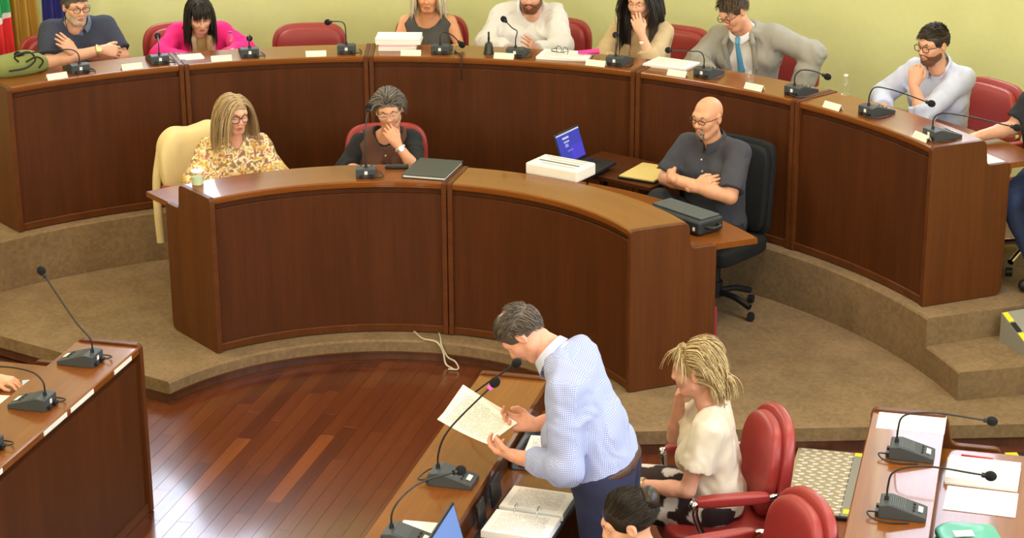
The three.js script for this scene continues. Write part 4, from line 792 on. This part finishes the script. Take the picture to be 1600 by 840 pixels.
  if (p.hair) {
    const inv = new THREE.Matrix4().copy(HM).invert(), down = V(0, -1, 0).transformDirection(inv), ex = [];
    for (const q of torso(.006)) if (!q.e) ex.push(Object.assign(cap(q.a.clone().applyMatrix4(inv), q.b.clone().applyMatrix4(inv), q.r, q.s), { off: .6 }));
    for (const S of 'LR') ex.push(Object.assign(cap(J['sh' + S].clone().applyMatrix4(inv), J['el' + S].clone().applyMatrix4(inv), .048), { off: .6 }));
    const hgm = hairGeo(p.hair, down, p.hair.tones.map(lin), p.hair.long && p.hair.front === undefined ? ex : []); hgm.applyMatrix4(HM); mesh('hair', hgm, hairMat, t);
  }
  if (p.beard) {
    const b = p.beard, tn = lin(b.hex), g = mould([...headBones(f)], .005, { k: .028, field: (x, y, z, d) => {
      const lim = -.048 + Math.max(0, .045 - z) * (b.side ?? .7), m = Math.hypot(x / .021, (y + .064) / .0085, (z - .085) / .05) - 1;
      let k = Math.max(y - Math.min(lim, b.top ?? .03), -(z + .0)); if (b.goatee) k = Math.max(k, Math.abs(x) - .032); k = Math.max(k, -m * .012);
      const mo = Math.max(Math.abs(x) - .03, Math.abs(y + .0505) - .0055, .07 - z); k = Math.min(k, mo);
      return Math.max(d - (b.thick ?? .0045) - .003 * N3(x * 220, y * 120, z * 220), k); }, colour: (x, y, z) => mix3(tn, lin(b.grey ?? b.hex), clamp(.5 + N3(x * 150, y * 150, z * 150))) });
    g.applyMatrix4(HM); mesh('beard', g, hairMat, t);
  }
  if (p.glasses) { const g = glassesGeo(p.glasses.w, p.glasses.h, p.glasses.half); g.applyMatrix4(HM); mesh('glasses', g, std({ color: p.glasses.hex ?? 0x1c1714, roughness: .35, metalness: p.glasses.metal ?? 0 }), t); }
  // --- clothes
  const nb = neck.clone().lerp(skull, .1), nDir = skull.clone().sub(neck).normalize();
  for (const c of p.clothes ?? []) {
    const e = c.thick ?? .01, B = [...(c.noTorso ? [] : torso(e)), ...(c.extra ? c.extra(J, at, { mid, neck, chest, waist, pel }) : [])], sub = [];
    if (c.sleeve) for (const S of 'LR') B.push(...arm(S, e + .006, e + .004 + (c.loose ?? 0), (c['sleeve' + S] ?? c.sleeve), c.flare ?? .004));
    if (c.legs) { if (c.top !== undefined) for (const q of B) q.cut = [at(pel, 0, c.top, 0), spine]; B.push(...legs(c.legThick ?? .012, c.legs)); }
    if (c.neck !== undefined) sub.push(cap(nb.clone().addScaledVector(nDir, -.035), skull, c.neck, c.neck + (c.neckGrow ?? .03)));
    if (c.vee) sub.push(Object.assign(cap(at(neck, 0, .02, .075), at(neck, 0, -c.vee, .125), c.veeR ?? .045, c.veeEnd ?? .012), { ks: .006 }));
    for (const q of (c.cutouts ? c.cutouts(J, at, { mid, neck, chest, waist, pel }) : [])) sub.push(q);
    const hem = c.hem === undefined ? null : at(pel, 0, c.hem, 0), top = c.top === undefined || c.legs ? null : at(pel, 0, c.top, 0), fold = c.fold ?? .005;
    const fz = c.seed ?? 0;
    const g = mould(B, c.cell ?? p.cell ?? .0095, { k: c.k ?? .035, sub, ksub: .006, colour: c.colour, field: (x, y, z, d) => {
      const w = N3(x * 7 + fz, y * 5, z * 7) * 1.6; d += fold * (N3(x * 13 + w + fz, y * 9 + w * 1.4, z * 13) + .5 * N3(x * 30 + w * 2, y * 22 - w * 2, z * 30 + fz));
      if (hem) d = Math.max(d, -((x - hem.x) * spine.x + (y - hem.y) * spine.y + (z - hem.z) * spine.z));
      if (top) d = Math.max(d, (x - top.x) * spine.x + (y - top.y) * spine.y + (z - top.z) * spine.z); return c.field ? c.field(x, y, z, d) : d; } });
    boxUV(g); mesh(c.name, g, c.mat ?? cloth(c.hex, c.opt), t);
  }
  if (p.collar) mesh('collar', collarGeo(neck.clone().lerp(skull, p.collar.up ?? .22).addScaledVector(fwd, p.collar.fwd ?? .004), nDir, fwd, p.collar.r ?? (f ? .06 : .067), p.collar.tip), cloth(p.collar.hex, { side: THREE.DoubleSide }), t);
  if (p.buttons) for (let i = 0; i < p.buttons.n; i++) { const q = at(neck, 0, -.07 - i * .075, .118 + (p.buttons.out ?? .02) - i * .002); const g = cyl(.0055, .0055, .004, 0, 0, 0, 10); g.rotateX(Math.PI / 2); g.translate(...q.toArray()); mesh('button', g, std({ color: p.buttons.hex, roughness: .4 }), t); }
  for (const S of 'LR') if (p['watch' + S]) { const wr = J['wr' + S], d = wr.clone().sub(J['el' + S]).normalize(), q = wr.clone().addScaledVector(d, -.022), g = new THREE.TorusGeometry(AR[2] * (.5 + .5 * ak) + .004, .005, 8, 24); g.scale(1, 1, 1.8); g.applyQuaternion(new THREE.Quaternion().setFromUnitVectors(V(0, 0, 1), d)); g.translate(...q.toArray()); const face = cyl(.017, .017, .009, 0, 0, 0, 16); face.applyQuaternion(new THREE.Quaternion().setFromUnitVectors(V(0, 1, 0), V(...(p['watch' + S].out ?? [0, 1, .4])).normalize())); const o = V(...(p['watch' + S].out ?? [0, 1, .4])).normalize(); face.translate(...q.clone().addScaledVector(o, AR[2] * ak - .002).toArray()); mesh('watch', [g, face], std({ color: p['watch' + S].hex, metalness: p['watch' + S].metal ?? .5, roughness: .35 }), t); }
  // --- shoes
  if (!p.noShoes) for (const S of 'LR') { const a = J['an' + S], d = p.toe ? V(...p.toe) : V(0, 0, 1); mesh('shoe', mould([cap(V(a.x, .05, a.z).addScaledVector(d, -.03), V(a.x, .045, a.z).addScaledVector(d, .12), .045, .036), cap(V(a.x, .06, a.z), V(a.x, .1, a.z), .045, .042)], .012, { k: .03, field: (x, y, z, q) => Math.max(q, -y) }), std({ color: p.shoe ?? 0x1b1614, roughness: .5 }), t); }
  return t;
}

// ---------------------------------------------------------------- the people in the chamber
const scalp = (front = .5, nape = -.55) => u => u.z > .1 ? u.y > .06 + front * clamp((u.z - .1) / .75) : u.y > -.08 + nape * clamp(-u.z / .7);
const tangent = (u, d) => d.clone().addScaledVector(u, -d.dot(u));
const shortHair = (tones, o = {}) => ({ tones, count: 1300, width: .0034, puff: .007, fall: .05, steps: 4, mask: scalp(.52, -.5), len: u => u.y > .4 ? .045 : .028, comb: (u, r) => tangent(u, V(u.x * .3 + (r() - .5) * .35 + (o.sweep ?? 0), (u.y > .3 ? .1 : -.7) + (r() - .5) * .2, u.y > .3 ? .8 : -.4)).addScaledVector(u, .1), ...o });
const longHair = (tones, length, o = {}) => ({ tones, long: true, count: 1900, width: .0032, puff: .012, fall: .6, steps: 9, mask: scalp(.55, -.6), len: u => length * (u.y > .5 ? 1.25 : 1), comb: (u, r) => tangent(u, V(u.x * .4 + Math.sign(u.x + (o.part ?? 0)) * (u.y > .5 ? .6 : .15) + (r() - .5) * .1, -.6, (u.z > .2 ? -.5 : -.3) + (r() - .5) * .1)).addScaledVector(u, .05), ...o });
const black = [0x14100e, 0x2c221c], blond = [0x9c7a48, 0xd8bd86], trousers = (hex, o = {}) => ({ name: 'trousers', hex, legs: 2, thick: .006, top: .03, hem: -.2, cell: .013, fold: .004, ...o, hem: undefined });
const hidden = { cell: .014, noShoes: false };
const G2 = 'people behind the long curved bench', G1 = 'people behind the middle bench', G0 = 'people at the floor desks';

// --- long bench, from left to right
person({ label: 'heavy man in a navy polo shirt with folded arms and glasses', group: G2, at: [-3.052, -3.064], base: P2, turn: .723, bulk: 1.16, belly: .15, armK: 1.12, look: [.1, .12, 0], skin: 0xe0aa8c,
  J: { head: [-.03, 1.215, .12], shL: [.2, 1.035, .03], shR: [-.205, 1.045, .03], elR: [-.27, .87, .22], wrR: [.06, .955, .35], elL: [.25, .85, .19], wrL: [-.1, .93, .29], pelvis: [0, .58, 0] },
  handR: { dir: [1, -.22, .0], palm: [0, -.5, -1], curl: [.5, .55, .6, .65], thumb: -.2 }, handL: { dir: [-.6, .75, .1], palm: [-.3, -.3, -1], curl: [.15, .2, .25, .25], spread: .05 }, watchR: { hex: 0xd8c690, metal: .8, out: [0, .5, 1] },
  hair: shortHair([0x3a3230, 0x7c726a], { seed: 3 }), beard: { hex: 0xb9a190, grey: 0xd0bfae, thick: .001, top: -.03 }, glasses: { w: .024, h: .016, hex: 0x3b2418 }, brow: 0x3c302a,
  clothes: [{ name: 'polo_shirt', hex: 0x363b4e, thick: .012, sleeve: .82, flare: .014, neck: .068, vee: .07, veeR: .03, hem: -.1, fold: .006, seed: 2 }, trousers(0x23242e)], collar: { hex: 0x6d7c94, tip: .035, r: .072 } });
person({ label: 'black-haired woman in a bright pink cardigan bent over her papers', group: G2, female: true, at: [-2.379, -3.556], base: P2, turn: .538, look: [.38, .05, .06], skin: 0xe6b191, lids: 2.3,
  J: { head: [-.025, 1.125, .31], shL: [.165, .955, .13], shR: [-.18, .96, .13], elL: [.28, .85, .27], wrL: [.1, .85, .45], elR: [-.3, .855, .27], wrR: [-.1, .835, .46], pelvis: [0, .58, -.02], neck: [-.008, 1.0, .17] },
  handL: { dir: [-.8, .1, .3], palm: [0, -1, 0], curl: [.5, .55, .6, .6] }, handR: { dir: [.7, -.05, .5], palm: [0, -1, 0], curl: [.5, .5, .5, .5] },
  hair: longHair(black, .36, { seed: 4, part: .0, front: .0, fall: .9, mask: u => u.z > .1 ? u.y > .06 + .45 * clamp((u.z - .1) / .75) : u.y > -.7, comb: (u, r) => u.z > .35 && Math.abs(u.x) < .62 ? tangent(u, V(u.x * .5 + (r() - .5) * .2, -.4, 1)).addScaledVector(u, .25) : tangent(u, V(Math.sign(u.x) * .35, -.6, -.15 + (r() - .5) * .2)).addScaledVector(u, .05), len: u => u.z > .35 && Math.abs(u.x) < .62 ? .072 : .25, count: 1900, width: .0034, bangs: u => u.z > .35 && Math.abs(u.x) < .62 }), brow: 0x1c1512,
  clothes: [{ name: 'top', hex: 0xd8c07a, thick: .004, neck: .062, vee: .09, hem: -.1, sleeve: .5, colour: undefined }, { name: 'cardigan', hex: 0xf02482, thick: .018, sleeve: 1.9, loose: .004, flare: .008, neck: .072, hem: -.15, fold: .007, seed: 5, cutouts: (J, at, q) => [cap(at(q.neck, 0, .06, .1), at(q.waist, 0, -.1, .16), .066, .06)] },
    { name: 'scarf', hex: 0xdcbf98, noTorso: true, fold: .009, k: .02, seed: 8, extra: (J, at, q) => [cap(at(q.neck, .055, .035, -.02), at(q.neck, .06, -.02, .09), .024), cap(at(q.neck, .06, -.02, .09), at(q.chest, .052, -.05, .165), .024, .03), cap(at(q.neck, -.055, .035, -.02), at(q.neck, -.062, -.02, .09), .024), cap(at(q.neck, -.062, -.02, .09), at(q.chest, -.056, -.08, .165), .024, .032), cap(at(q.neck, .055, .035, -.03), at(q.neck, -.055, .035, -.03), .024)] }, trousers(0x20202a)] });
person({ label: 'white-blond woman in a sleeveless dark grey dress', group: G2, female: true, at: [-.876, -4.119], base: P2, turn: .179, look: [.08, 0, 0], skin: 0xdf9f74, lip: 0xb86656,
  J: { head: [.01, 1.168, .06], shL: [.158, .968, 0], shR: [-.158, .966, 0], elL: [.24, .79, .09], wrL: [.1, .835, .34], elR: [-.225, .775, .09], wrR: [-.08, .83, .36], pelvis: [0, .57, -.02] },
  hair: longHair([0xcdb98c, 0xf3ead0], .19, { seed: 6, wave: .12, puff: .02 }), brow: 0x8a6a48,
  clothes: [{ name: 'dress', hex: 0x4f4e4a, thick: .009, neck: .094, hem: -.2, fold: .003, k: .03, cutouts: (J, at, q) => [cap(at(J.shL, .022, .06, 0), at(J.shL, .03, -.13, 0), .064, .04), cap(at(J.shR, -.022, .06, 0), at(J.shR, -.03, -.13, 0), .064, .04), ell(...at(q.neck, 0, -.01, .1).toArray(), .098, .055, .09)] }, { name: 'skirt', hex: 0x4f4e4a, legs: 1, noTorso: true, legThick: .02, k: .12, cell: .014 }] });
person({ label: 'bearded man in a white shirt leaning on the bench behind a black hand bell', group: G2, at: [-.154, -4.19], base: P2, turn: .018, bulk: 1.13, belly: .13, armK: 1.15, look: [.12, .05, 0], skin: 0xd9a184,
  J: { head: [.04, 1.212, .14], shL: [.2, 1.055, .03], shR: [-.2, 1.045, .03], elL: [.27, .865, .2], wrL: [.13, .875, .42], elR: [-.27, .86, .2], wrR: [-.04, .865, .39], pelvis: [0, .58, 0] },
  handL: { dir: [-.1, .45, .5], palm: [-1, 0, -.3], curl: [.3, .3, .35, .4] }, handR: { dir: [1, 0, .25], palm: [0, -1, 0], curl: [.4, .4, .45, .5] },
  hair: shortHair([0x2c1f16, 0x4c3826], { seed: 7 }), beard: { hex: 0x5a3620, grey: 0x7a4a28, thick: .007, top: -.025, side: .8 }, brow: 0x2e2018,
  clothes: [{ name: 'shirt', hex: 0xdcd9d4, thick: .012, sleeve: 1.92, loose: .008, flare: .006, neck: .068, vee: .055, veeR: .025, hem: -.1, fold: .013, seed: 9 }, trousers(0x2a2c38)], collar: { hex: 0xe8eaf2, tip: .05, r: .07 } });
person({ label: 'woman with long black hair in a beige jacket holding her hand to her mouth', group: G2, female: true, at: [.69, -4.126], base: P2, turn: -.155, look: [.16, -.08, -.04], skin: 0xe2ac8c, lids: 1.4,
  J: { head: [.01, 1.222, .17], shL: [.15, .995, .05], shR: [-.19, .985, .05], elL: [.16, .86, .35], wrL: [.085, 1.035, .345], elR: [-.26, .8, .18], wrR: [-.09, .835, .4], pelvis: [0, .58, 0] },
  handL: { dir: [-.42, .9, -.12], palm: [-.35, .1, -1], curl: [.3, .32, .36, .4], spread: .08 },
  hair: longHair(black, .4, { seed: 10, part: .02, puff: .012, front: .03, fall: .9 }), brow: 0x1c1512,
  clothes: [{ name: 'blouse', hex: 0xc9b083, thick: .004, neck: .064, vee: .1, hem: -.1, sleeve: .5 }, { name: 'jacket', hex: 0xcdb389, thick: .018, sleeve: 1.75, sleeveL: 1.45, loose: .008, flare: .01, neck: .075, hem: -.15, fold: .007, seed: 12, cutouts: (J, at, q) => [cap(at(q.neck, 0, .06, .1), at(q.waist, 0, 0, .16), .055, .045)] }, trousers(0x3a3028)] });
person({ label: 'man in a light grey suit and blue tie looking down beside him', group: G2, at: [1.4, -3.945], base: P2, turn: -.327, look: [.5, -.3, .1], skin: 0xdca184, lids: 2.2,
  J: { head: [.02, 1.235, .24], shL: [.235, 1.065, .05], shR: [-.165, 1.02, .1], elL: [.475, .955, -.03], wrL: [.45, .735, .07], elR: [-.26, .84, .2], wrR: [-.06, .84, .42], pelvis: [.03, .58, -.05], neck: [.03, 1.09, .13] },
  handL: { dir: [-.1, -1, .2], palm: [0, -.2, -1], curl: [.3, .3, .3, .3] },
  hair: shortHair([0x3a291c, 0x64503a], { seed: 13, sweep: .6, count: 520, len: u => u.y > .3 ? .06 : .03, puff: .016 }), glasses: { w: .024, h: .013, hex: 0x2a211c }, brow: 0x3a2a1e,
  clothes: [{ name: 'shirt', hex: 0xfbf8f2, thick: .006, sleeve: .6, neck: .064, hem: -.1, fold: .003, seed: 14 },
    { name: 'jacket', hex: 0x9d9a90, thick: .024, sleeve: 1.97, loose: .012, flare: .006, neck: .072, hem: -.16, fold: .008, seed: 15, cutouts: (J, at, q) => [cap(at(q.neck, 0, .07, .11), at(q.waist, 0, .0, .15), .09, .085)] },
    { name: 'lapel', hex: 0x969389, noTorso: true, fold: .002, k: .012, cell: .006, extra: (J, at, q) => [-1, 1].flatMap(s => [cap(at(q.neck, s * .066, .03, .01), at(q.neck, s * .1, -.05, .085), .018, .018), cap(at(q.neck, s * .1, -.05, .085), at(q.chest, s * .098, -.02, .118), .018, .022), cap(at(q.chest, s * .098, -.02, .118), at(q.waist, s * .075, .04, .13), .022, .012)]) }, { name: 'tie', hex: 0x4f93b8, noTorso: true, fold: 0, k: .01, cell: .005, opt: { roughness: .5 }, extra: (J, at, q) => [cap(at(q.neck, 0, -.012, .088), at(q.neck, 0, -.035, .105), .017, .014), cap(at(q.neck, 0, -.04, .11), at(q.chest, 0, -.03, .142), .013, .022), cap(at(q.chest, 0, -.03, .142), at(q.waist, 0, .0, .146), .022, .028)] }, trousers(0xa09d95)], collar: { hex: 0xf4f4f6, tip: .045, r: .069, up: .1 } });
person({ label: 'young man with dark hair and glasses in a pale blue shirt, fist at his mouth', group: G2, at: [2.75, -3.19], base: P2, turn: -.668, look: [.12, -.02, 0], skin: 0xdba283,
  J: { head: [.035, 1.243, .17], shL: [.175, 1.035, .02], shR: [-.19, 1.03, .08], elL: [.13, .845, .33], wrL: [.055, 1.015, .345], elR: [-.33, .85, .2], wrR: [-.13, .84, .4], pelvis: [0, .58, 0] },
  handL: { dir: [-.08, 1, -.22], palm: [-.5, 0, -.8], curl: [.95, 1, 1, 1], thumb: .6 }, handR: { dir: [.8, 0, .5], palm: [0, -1, 0] },
  hair: shortHair([0x22170f, 0x40301f], { seed: 17, len: u => u.y > .45 ? .045 : .014, sweep: -.3 }), beard: { hex: 0x6b4630, thick: .003, top: -.035, side: .6 }, glasses: { w: .025, h: .018, hex: 0x17120f }, brow: 0x22180f,
  clothes: [{ name: 'shirt', hex: 0xc2c9e0, thick: .012, sleeve: 1.9, sleeveL: 1.35, loose: .008, flare: .006, neck: .066, vee: .05, veeR: .022, hem: -.1, fold: .009, seed: 18 }, trousers(0x2b3242)], collar: { hex: 0xd6dbec, tip: .05 } });
person({ label: 'person in a black t-shirt and jeans cut off by the right edge of the picture', group: G2, at: [3.37, -2.6], base: P2, turn: -.86, look: [.1, 0, 0], skin: 0xd9a483,
  J: { head: [.1, 1.25, .1], shL: [.29, 1.04, .03], shR: [-.1, 1.04, .03], elR: [-.12, .87, .14], wrR: [-.13, .845, .39], elL: [.5, .84, .1], wrL: [.6, .84, .34], pelvis: [.06, .58, -.05], hipL: [.17, .56, 0], hipR: [-.03, .56, 0], knL: [.42, .53, .34], knR: [.16, .54, .36], anL: [.5, .1, .28], anR: [.3, .1, .2] },
  handR: { dir: [.1, -.05, 1], palm: [0, -1, 0], curl: [.3, .3, .3, .3] }, hair: shortHair(black, { seed: 20 }),
  clothes: [{ name: 't_shirt', hex: 0x22242a, thick: .012, sleeve: .75, flare: .014, neck: .068, hem: -.1, fold: .006, seed: 21 }, trousers(0x2c3a5e)] });

// --- middle bench
const floral = (() => { const C = [0xe8d08a, 0xd9b65c, 0xc89a3e, 0xf0e2b4, 0xb86a72, 0x9c5a7a, 0x8a7a3a].map(lin); return (x, y, z) => { const a = N3(x * 60, y * 60, z * 60), b = N3(x * 85 + 9, y * 85, z * 85), c = N3(x * 16, y * 16 + 5, z * 16); let q = c > .1 ? C[0] : C[3]; if (a > .22) q = C[1]; if (a < -.35) q = C[6]; if (b > .42) q = C[4]; if (b < -.5) q = C[5]; if (a > .5) q = C[2]; return q; }; })();
person({ label: 'blond woman with dark glasses in a yellow floral blouse', group: G1, female: true, at: [-1.502, -1.999], base: P1, turn: .644, look: [.1, .16, 0], skin: 0xe3a98a,
  J: { head: [-.02, 1.175, .09], shL: [.165, .95, .02], shR: [-.19, .955, .02], elL: [.235, .76, .13], wrL: [.08, .835, .36], elR: [-.3, .78, .12], wrR: [-.1, .835, .36], pelvis: [0, .57, -.02] },
  hair: longHair([0x8a6f48, 0xcdb184], .25, { seed: 23, part: -.25, puff: .014 }), glasses: { w: .027, h: .022, hex: 0x2a1414 }, brow: 0x6a4e32,
  clothes: [{ name: 'blouse', thick: .014, sleeve: 1.75, loose: .014, flare: .012, neck: .066, vee: .09, veeR: .035, hem: -.15, fold: .009, seed: 24, colour: floral, cell: .0075, mat: phys({ vertexColors: true, roughness: .85, sheen: .2 }) }, trousers(0x2a2a34)] });
person({ label: 'grey-haired woman with a brown waistcoat over black, hand over her mouth', group: G1, female: true, at: [-.626, -2.42], base: P1, turn: .253, look: [.2, .0, .1], skin: 0xd79c7a, lids: 1.6,
  J: { head: [.01, 1.165, .15], shL: [.155, .93, .03], shR: [-.195, .915, .03], elL: [.18, .835, .36], wrL: [.07, .985, .325], elR: [-.28, .77, .12], wrR: [-.1, .835, .37], pelvis: [0, .57, -.02] },
  handL: { dir: [-.52, .85, -.12], palm: [-.4, .1, -1], curl: [.45, .5, .55, .6] }, watchL: { hex: 0xdedede, metal: .7, out: [.3, .2, 1] },
  hair: longHair([0x4b443e, 0x8e857a], .085, { seed: 26, wave: .1, puff: .024, count: 1500, mask: u => u.z > .1 ? u.y > .02 + .36 * clamp((u.z - .1) / .75) : u.y > -.6, comb: (u, r) => tangent(u, V(u.x * .7 + (r() - .5) * .3, -.1, -.8)).addScaledVector(u, .06), fall: .22, bun: [ell(0, .06, -.12, .035, .03, .03)] }), glasses: { w: .025, h: .012, hex: 0xd9d6d0, metal: .7 }, brow: 0x3c3028,
  clothes: [{ name: 'top', hex: 0x1b1b1d, thick: .01, sleeve: 1.25, sleeveL: 1.02, loose: .006, neck: .07, vee: .1, hem: -.15, fold: .006, seed: 27 }, { name: 'waistcoat', hex: 0x5a3a2c, thick: .022, hem: -.12, neck: .08, fold: .007, seed: 28, cutouts: (J, at, q) => [cap(at(q.neck, 0, .05, .1), at(q.chest, 0, -.1, .16), .05, .012), cap(at(J.shL, .03, .06, 0), at(J.shL, .04, -.18, 0), .075, .07), cap(at(J.shR, -.03, .06, 0), at(J.shR, -.04, -.18, 0), .075, .07)] }, trousers(0x1f1f22)], buttons: { n: 3, hex: 0xe6dcc8, out: .035 } });
person({ label: 'bald man with a goatee and folded arms in a charcoal short-sleeved shirt', group: G1, at: [1.47, -2.29], base: P1, turn: -.5, bulk: 1.06, armK: 1.06, look: [.1, .0, 0], skin: 0xd99d78,
  J: { head: [0, 1.262, .09], shL: [.185, 1.055, 0], shR: [-.2, 1.045, .03], elR: [-.27, .84, .14], wrR: [.06, .885, .29], elL: [.25, .84, .18], wrL: [-.06, .925, .335], pelvis: [0, .58, -.03], knR: [-.2, .74, .28], anR: [.12, .6, .36], knL: [.12, .54, .43], anL: [.12, .1, .4] },
  handR: { dir: [.85, .32, -.5], palm: [.4, .1, -1], curl: [.35, .4, .4, .45], spread: .02 }, handL: { dir: [-.8, -.15, -.6], palm: [.3, -.2, -1], curl: [.4, .4, .4, .4] }, toe: [0, 0, 1],
  beard: { hex: 0x4c3a30, grey: 0xb9aa9a, thick: .004, top: -.04, goatee: true }, glasses: { w: .025, h: .011, hex: 0x3a3430, metal: .5 }, brow: 0x4a382c,
  clothes: [{ name: 'shirt', hex: 0x3f4048, thick: .012, sleeve: .86, flare: .016, neck: .066, vee: .06, veeR: .025, hem: -.12, fold: .007, seed: 30 }, trousers(0x202226)], collar: { hex: 0x3c3c44, tip: .05 }, buttons: { n: 3, hex: 0xe4e0d8, out: .012 } });

// --- on the floor
const check = (() => tex(128, (u, v) => { const a = (u * 16 % 1) < .5, b = (v * 16 % 1) < .5; return a && b ? [128, 141, 194] : a || b ? [160, 171, 211] : [196, 203, 228]; }, [8, 8]))();
person({ label: 'standing man in a blue checked shirt bent over sheets he reads', group: G0, at: [1.76, 1.82], base: 0, turn: -1.5708, bulk: 1.13, belly: .14, armK: 1.04, look: [.98, .06, 0], skin: 0xdea084, noFace: false,
  J: { head: [-.015, 1.535, .45], shL: [.19, 1.385, .24], shR: [-.19, 1.405, .25], neck: [-.005, 1.45, .31], elL: [.265, 1.075, .2], wrL: [.125, 1.035, .43], elR: [-.27, 1.13, .2], wrR: [-.13, 1.075, .42], pelvis: [0, .99, .1], hipL: [.095, .93, .08], hipR: [-.095, .93, .08], knL: [.1, .5, .07], knR: [-.1, .5, .07], anL: [.11, .09, .02], anR: [-.11, .09, .02] },
  handL: { dir: [-.3, .05, 1], palm: [-.4, .9, 0], curl: [.5, .55, .6, .65], thumb: .8 }, handR: { dir: [.25, .12, 1], palm: [.4, .85, 0], curl: [.45, .5, .55, .6], thumb: .8 },
  hair: shortHair([0x38302a, 0x6c6054], { seed: 33, len: u => .028, mask: u => scalp(.5, -.62)(u) && !(u.y > .86 && u.z > -.5 && u.z < .1), sub: [ell(0, .125, -.035, .03, .022, .036)] }), brow: 0x4a3c30,
  clothes: [{ name: 'shirt', thick: .012, sleeve: 1.7, loose: .005, flare: .004, hem: -.02, fold: .01, seed: 34, cell: .008, mat: phys({ map: check, roughness: .85, sheen: .2 }) }, { ...trousers(0x262a48, { top: .0, legThick: .022, thick: .01, cell: .011 }) },
    { name: 'belt', hex: 0x4a3026, thick: .018, hem: -.03, top: .005, fold: 0, cell: .008, k: .035, opt: { roughness: .45 } }], collar: { hex: 0xc4cae2, tip: .05, r: .07, up: .08 } });
const spots = (x, y, z) => { const a = N3(x * 17, y * 17, z * 17); return a > .04 ? lin(0xd8d2cc) : lin(0x2c1a1a); };
person({ label: 'blond woman in a cream silk blouse seated in a red armchair', group: G0, female: true, at: [1.98, 1.12], base: 0, turn: -1.5708, look: [.12, -.02, 0], skin: 0xe0a488,
  J: { head: [0, 1.155, .05], shL: [.165, .94, -.03], shR: [-.165, .95, -.01], neck: [0, .985, -.02], elL: [.215, .67, .04], wrL: [.15, .64, .27], elR: [-.19, .74, .17], wrR: [-.11, .94, .14], pelvis: [0, .56, -.06], knL: [.1, .53, .42], knR: [-.1, .53, .42], anL: [.1, .1, .4], anR: [-.1, .1, .4] },
  handL: { dir: [-.5, -.1, .9], palm: [0, -1, 0], curl: [.3, .35, .4, .4] }, handR: { dir: [.35, .9, -.1], palm: [.3, 0, -1], curl: [.5, .5, .6, .6] },
  hair: longHair([0x8a6c40, 0xe0c890], .17, { seed: 36, wave: .1, puff: .028, count: 2300, width: .003, fall: .5, inward: .012, mask: u => u.z > .1 ? u.y > .1 + .5 * clamp((u.z - .1) / .75) : u.y > -.7, len: u => u.z > .5 ? .04 : u.z > -.1 ? .13 : .14, bangs: u => u.z > .5, fallAt: (u, i) => u.z > .5 ? .22 : u.z > -.1 ? (i < 4 ? .06 : .4) : .4, comb: (u, r) => u.z > .45 ? tangent(u, V(u.x * 1.6 + .2, -.5, .1 + (r() - .5) * .2)).addScaledVector(u, .03) : tangent(u, V(Math.sign(u.x) * .12, u.z > -.2 ? -.1 : -.5, -1 + (r() - .5) * .3)).addScaledVector(u, .1) }), brow: 0x8a6844,
  clothes: [{ name: 'blouse', hex: 0xdccfb8, thick: .013, sleeve: .62, flare: .026, neck: .072, hem: -.06, fold: .01, seed: 37, cell: .008, opt: { roughness: .5, sheen: .6 } }, { name: 'trousers', legs: 2, thick: .004, legThick: .02, top: .0, fold: .006, cell: .009, colour: spots, mat: phys({ vertexColors: true, roughness: .8 }) }], watchL: { hex: 0xc9b28a, metal: .8 } });
person({ label: 'dark-haired person at the bottom edge, only the top of the head in view', group: G0, female: true, at: [2.0, 2.68], base: 0, turn: -1.5708, look: [.35, .2, 0], skin: 0xe0aa8c,
  J: { head: [0, 1.165, .06], shL: [.165, .94, -.03], shR: [-.165, .95, -.01], elL: [.25, .7, .06], wrL: [.13, .8, .3], elR: [-.25, .7, .06], wrR: [-.13, .8, .3], pelvis: [0, .56, -.06], knL: [.1, .53, .42], knR: [-.1, .53, .42] },
  hair: { tones: [0x17120f, 0x33281f], count: 1600, width: .0034, puff: .004, fall: 0, steps: 6, seed: 39, mask: scalp(.5, -.6), len: u => .055, comb: (u, r) => tangent(u, V(-u.x * .5, .15, -1)).addScaledVector(u, .02), bun: [ell(0, .07, -.108, .05, .046, .036)] },
  clothes: [{ name: 'blouse', hex: 0x2e2a30, thick: .013, sleeve: 1.8, neck: .07, hem: -.1, fold: .006 }, trousers(0x22222a)] });
person({ label: 'person at the left edge reaching over the left desk, only a bare arm in view', group: G0, female: true, at: [-2.0, 1.32], base: 0, turn: 1.5708, look: [.2, 0, 0], skin: 0xe3a985,
  J: { head: [0, 1.2, .08], shL: [.165, .97, .02], shR: [-.165, .97, .02], elL: [.21, .83, .27], wrL: [.14, .8, .5], elR: [-.25, .78, .2], wrR: [-.1, .8, .42], pelvis: [0, .56, -.04] },
  handL: { dir: [-.05, -.02, 1], palm: [0, -1, .1], curl: [.35, .35, .4, .45], spread: .1 },
  hair: longHair([0x2c2018, 0x4a3828], .25, { seed: 41 }), clothes: [{ name: 't_shirt', hex: 0x8a3a4a, thick: .012, sleeve: .45, flare: .012, neck: .07, hem: -.1 }, trousers(0x22222a)] });

renderer.render(scene, camera);
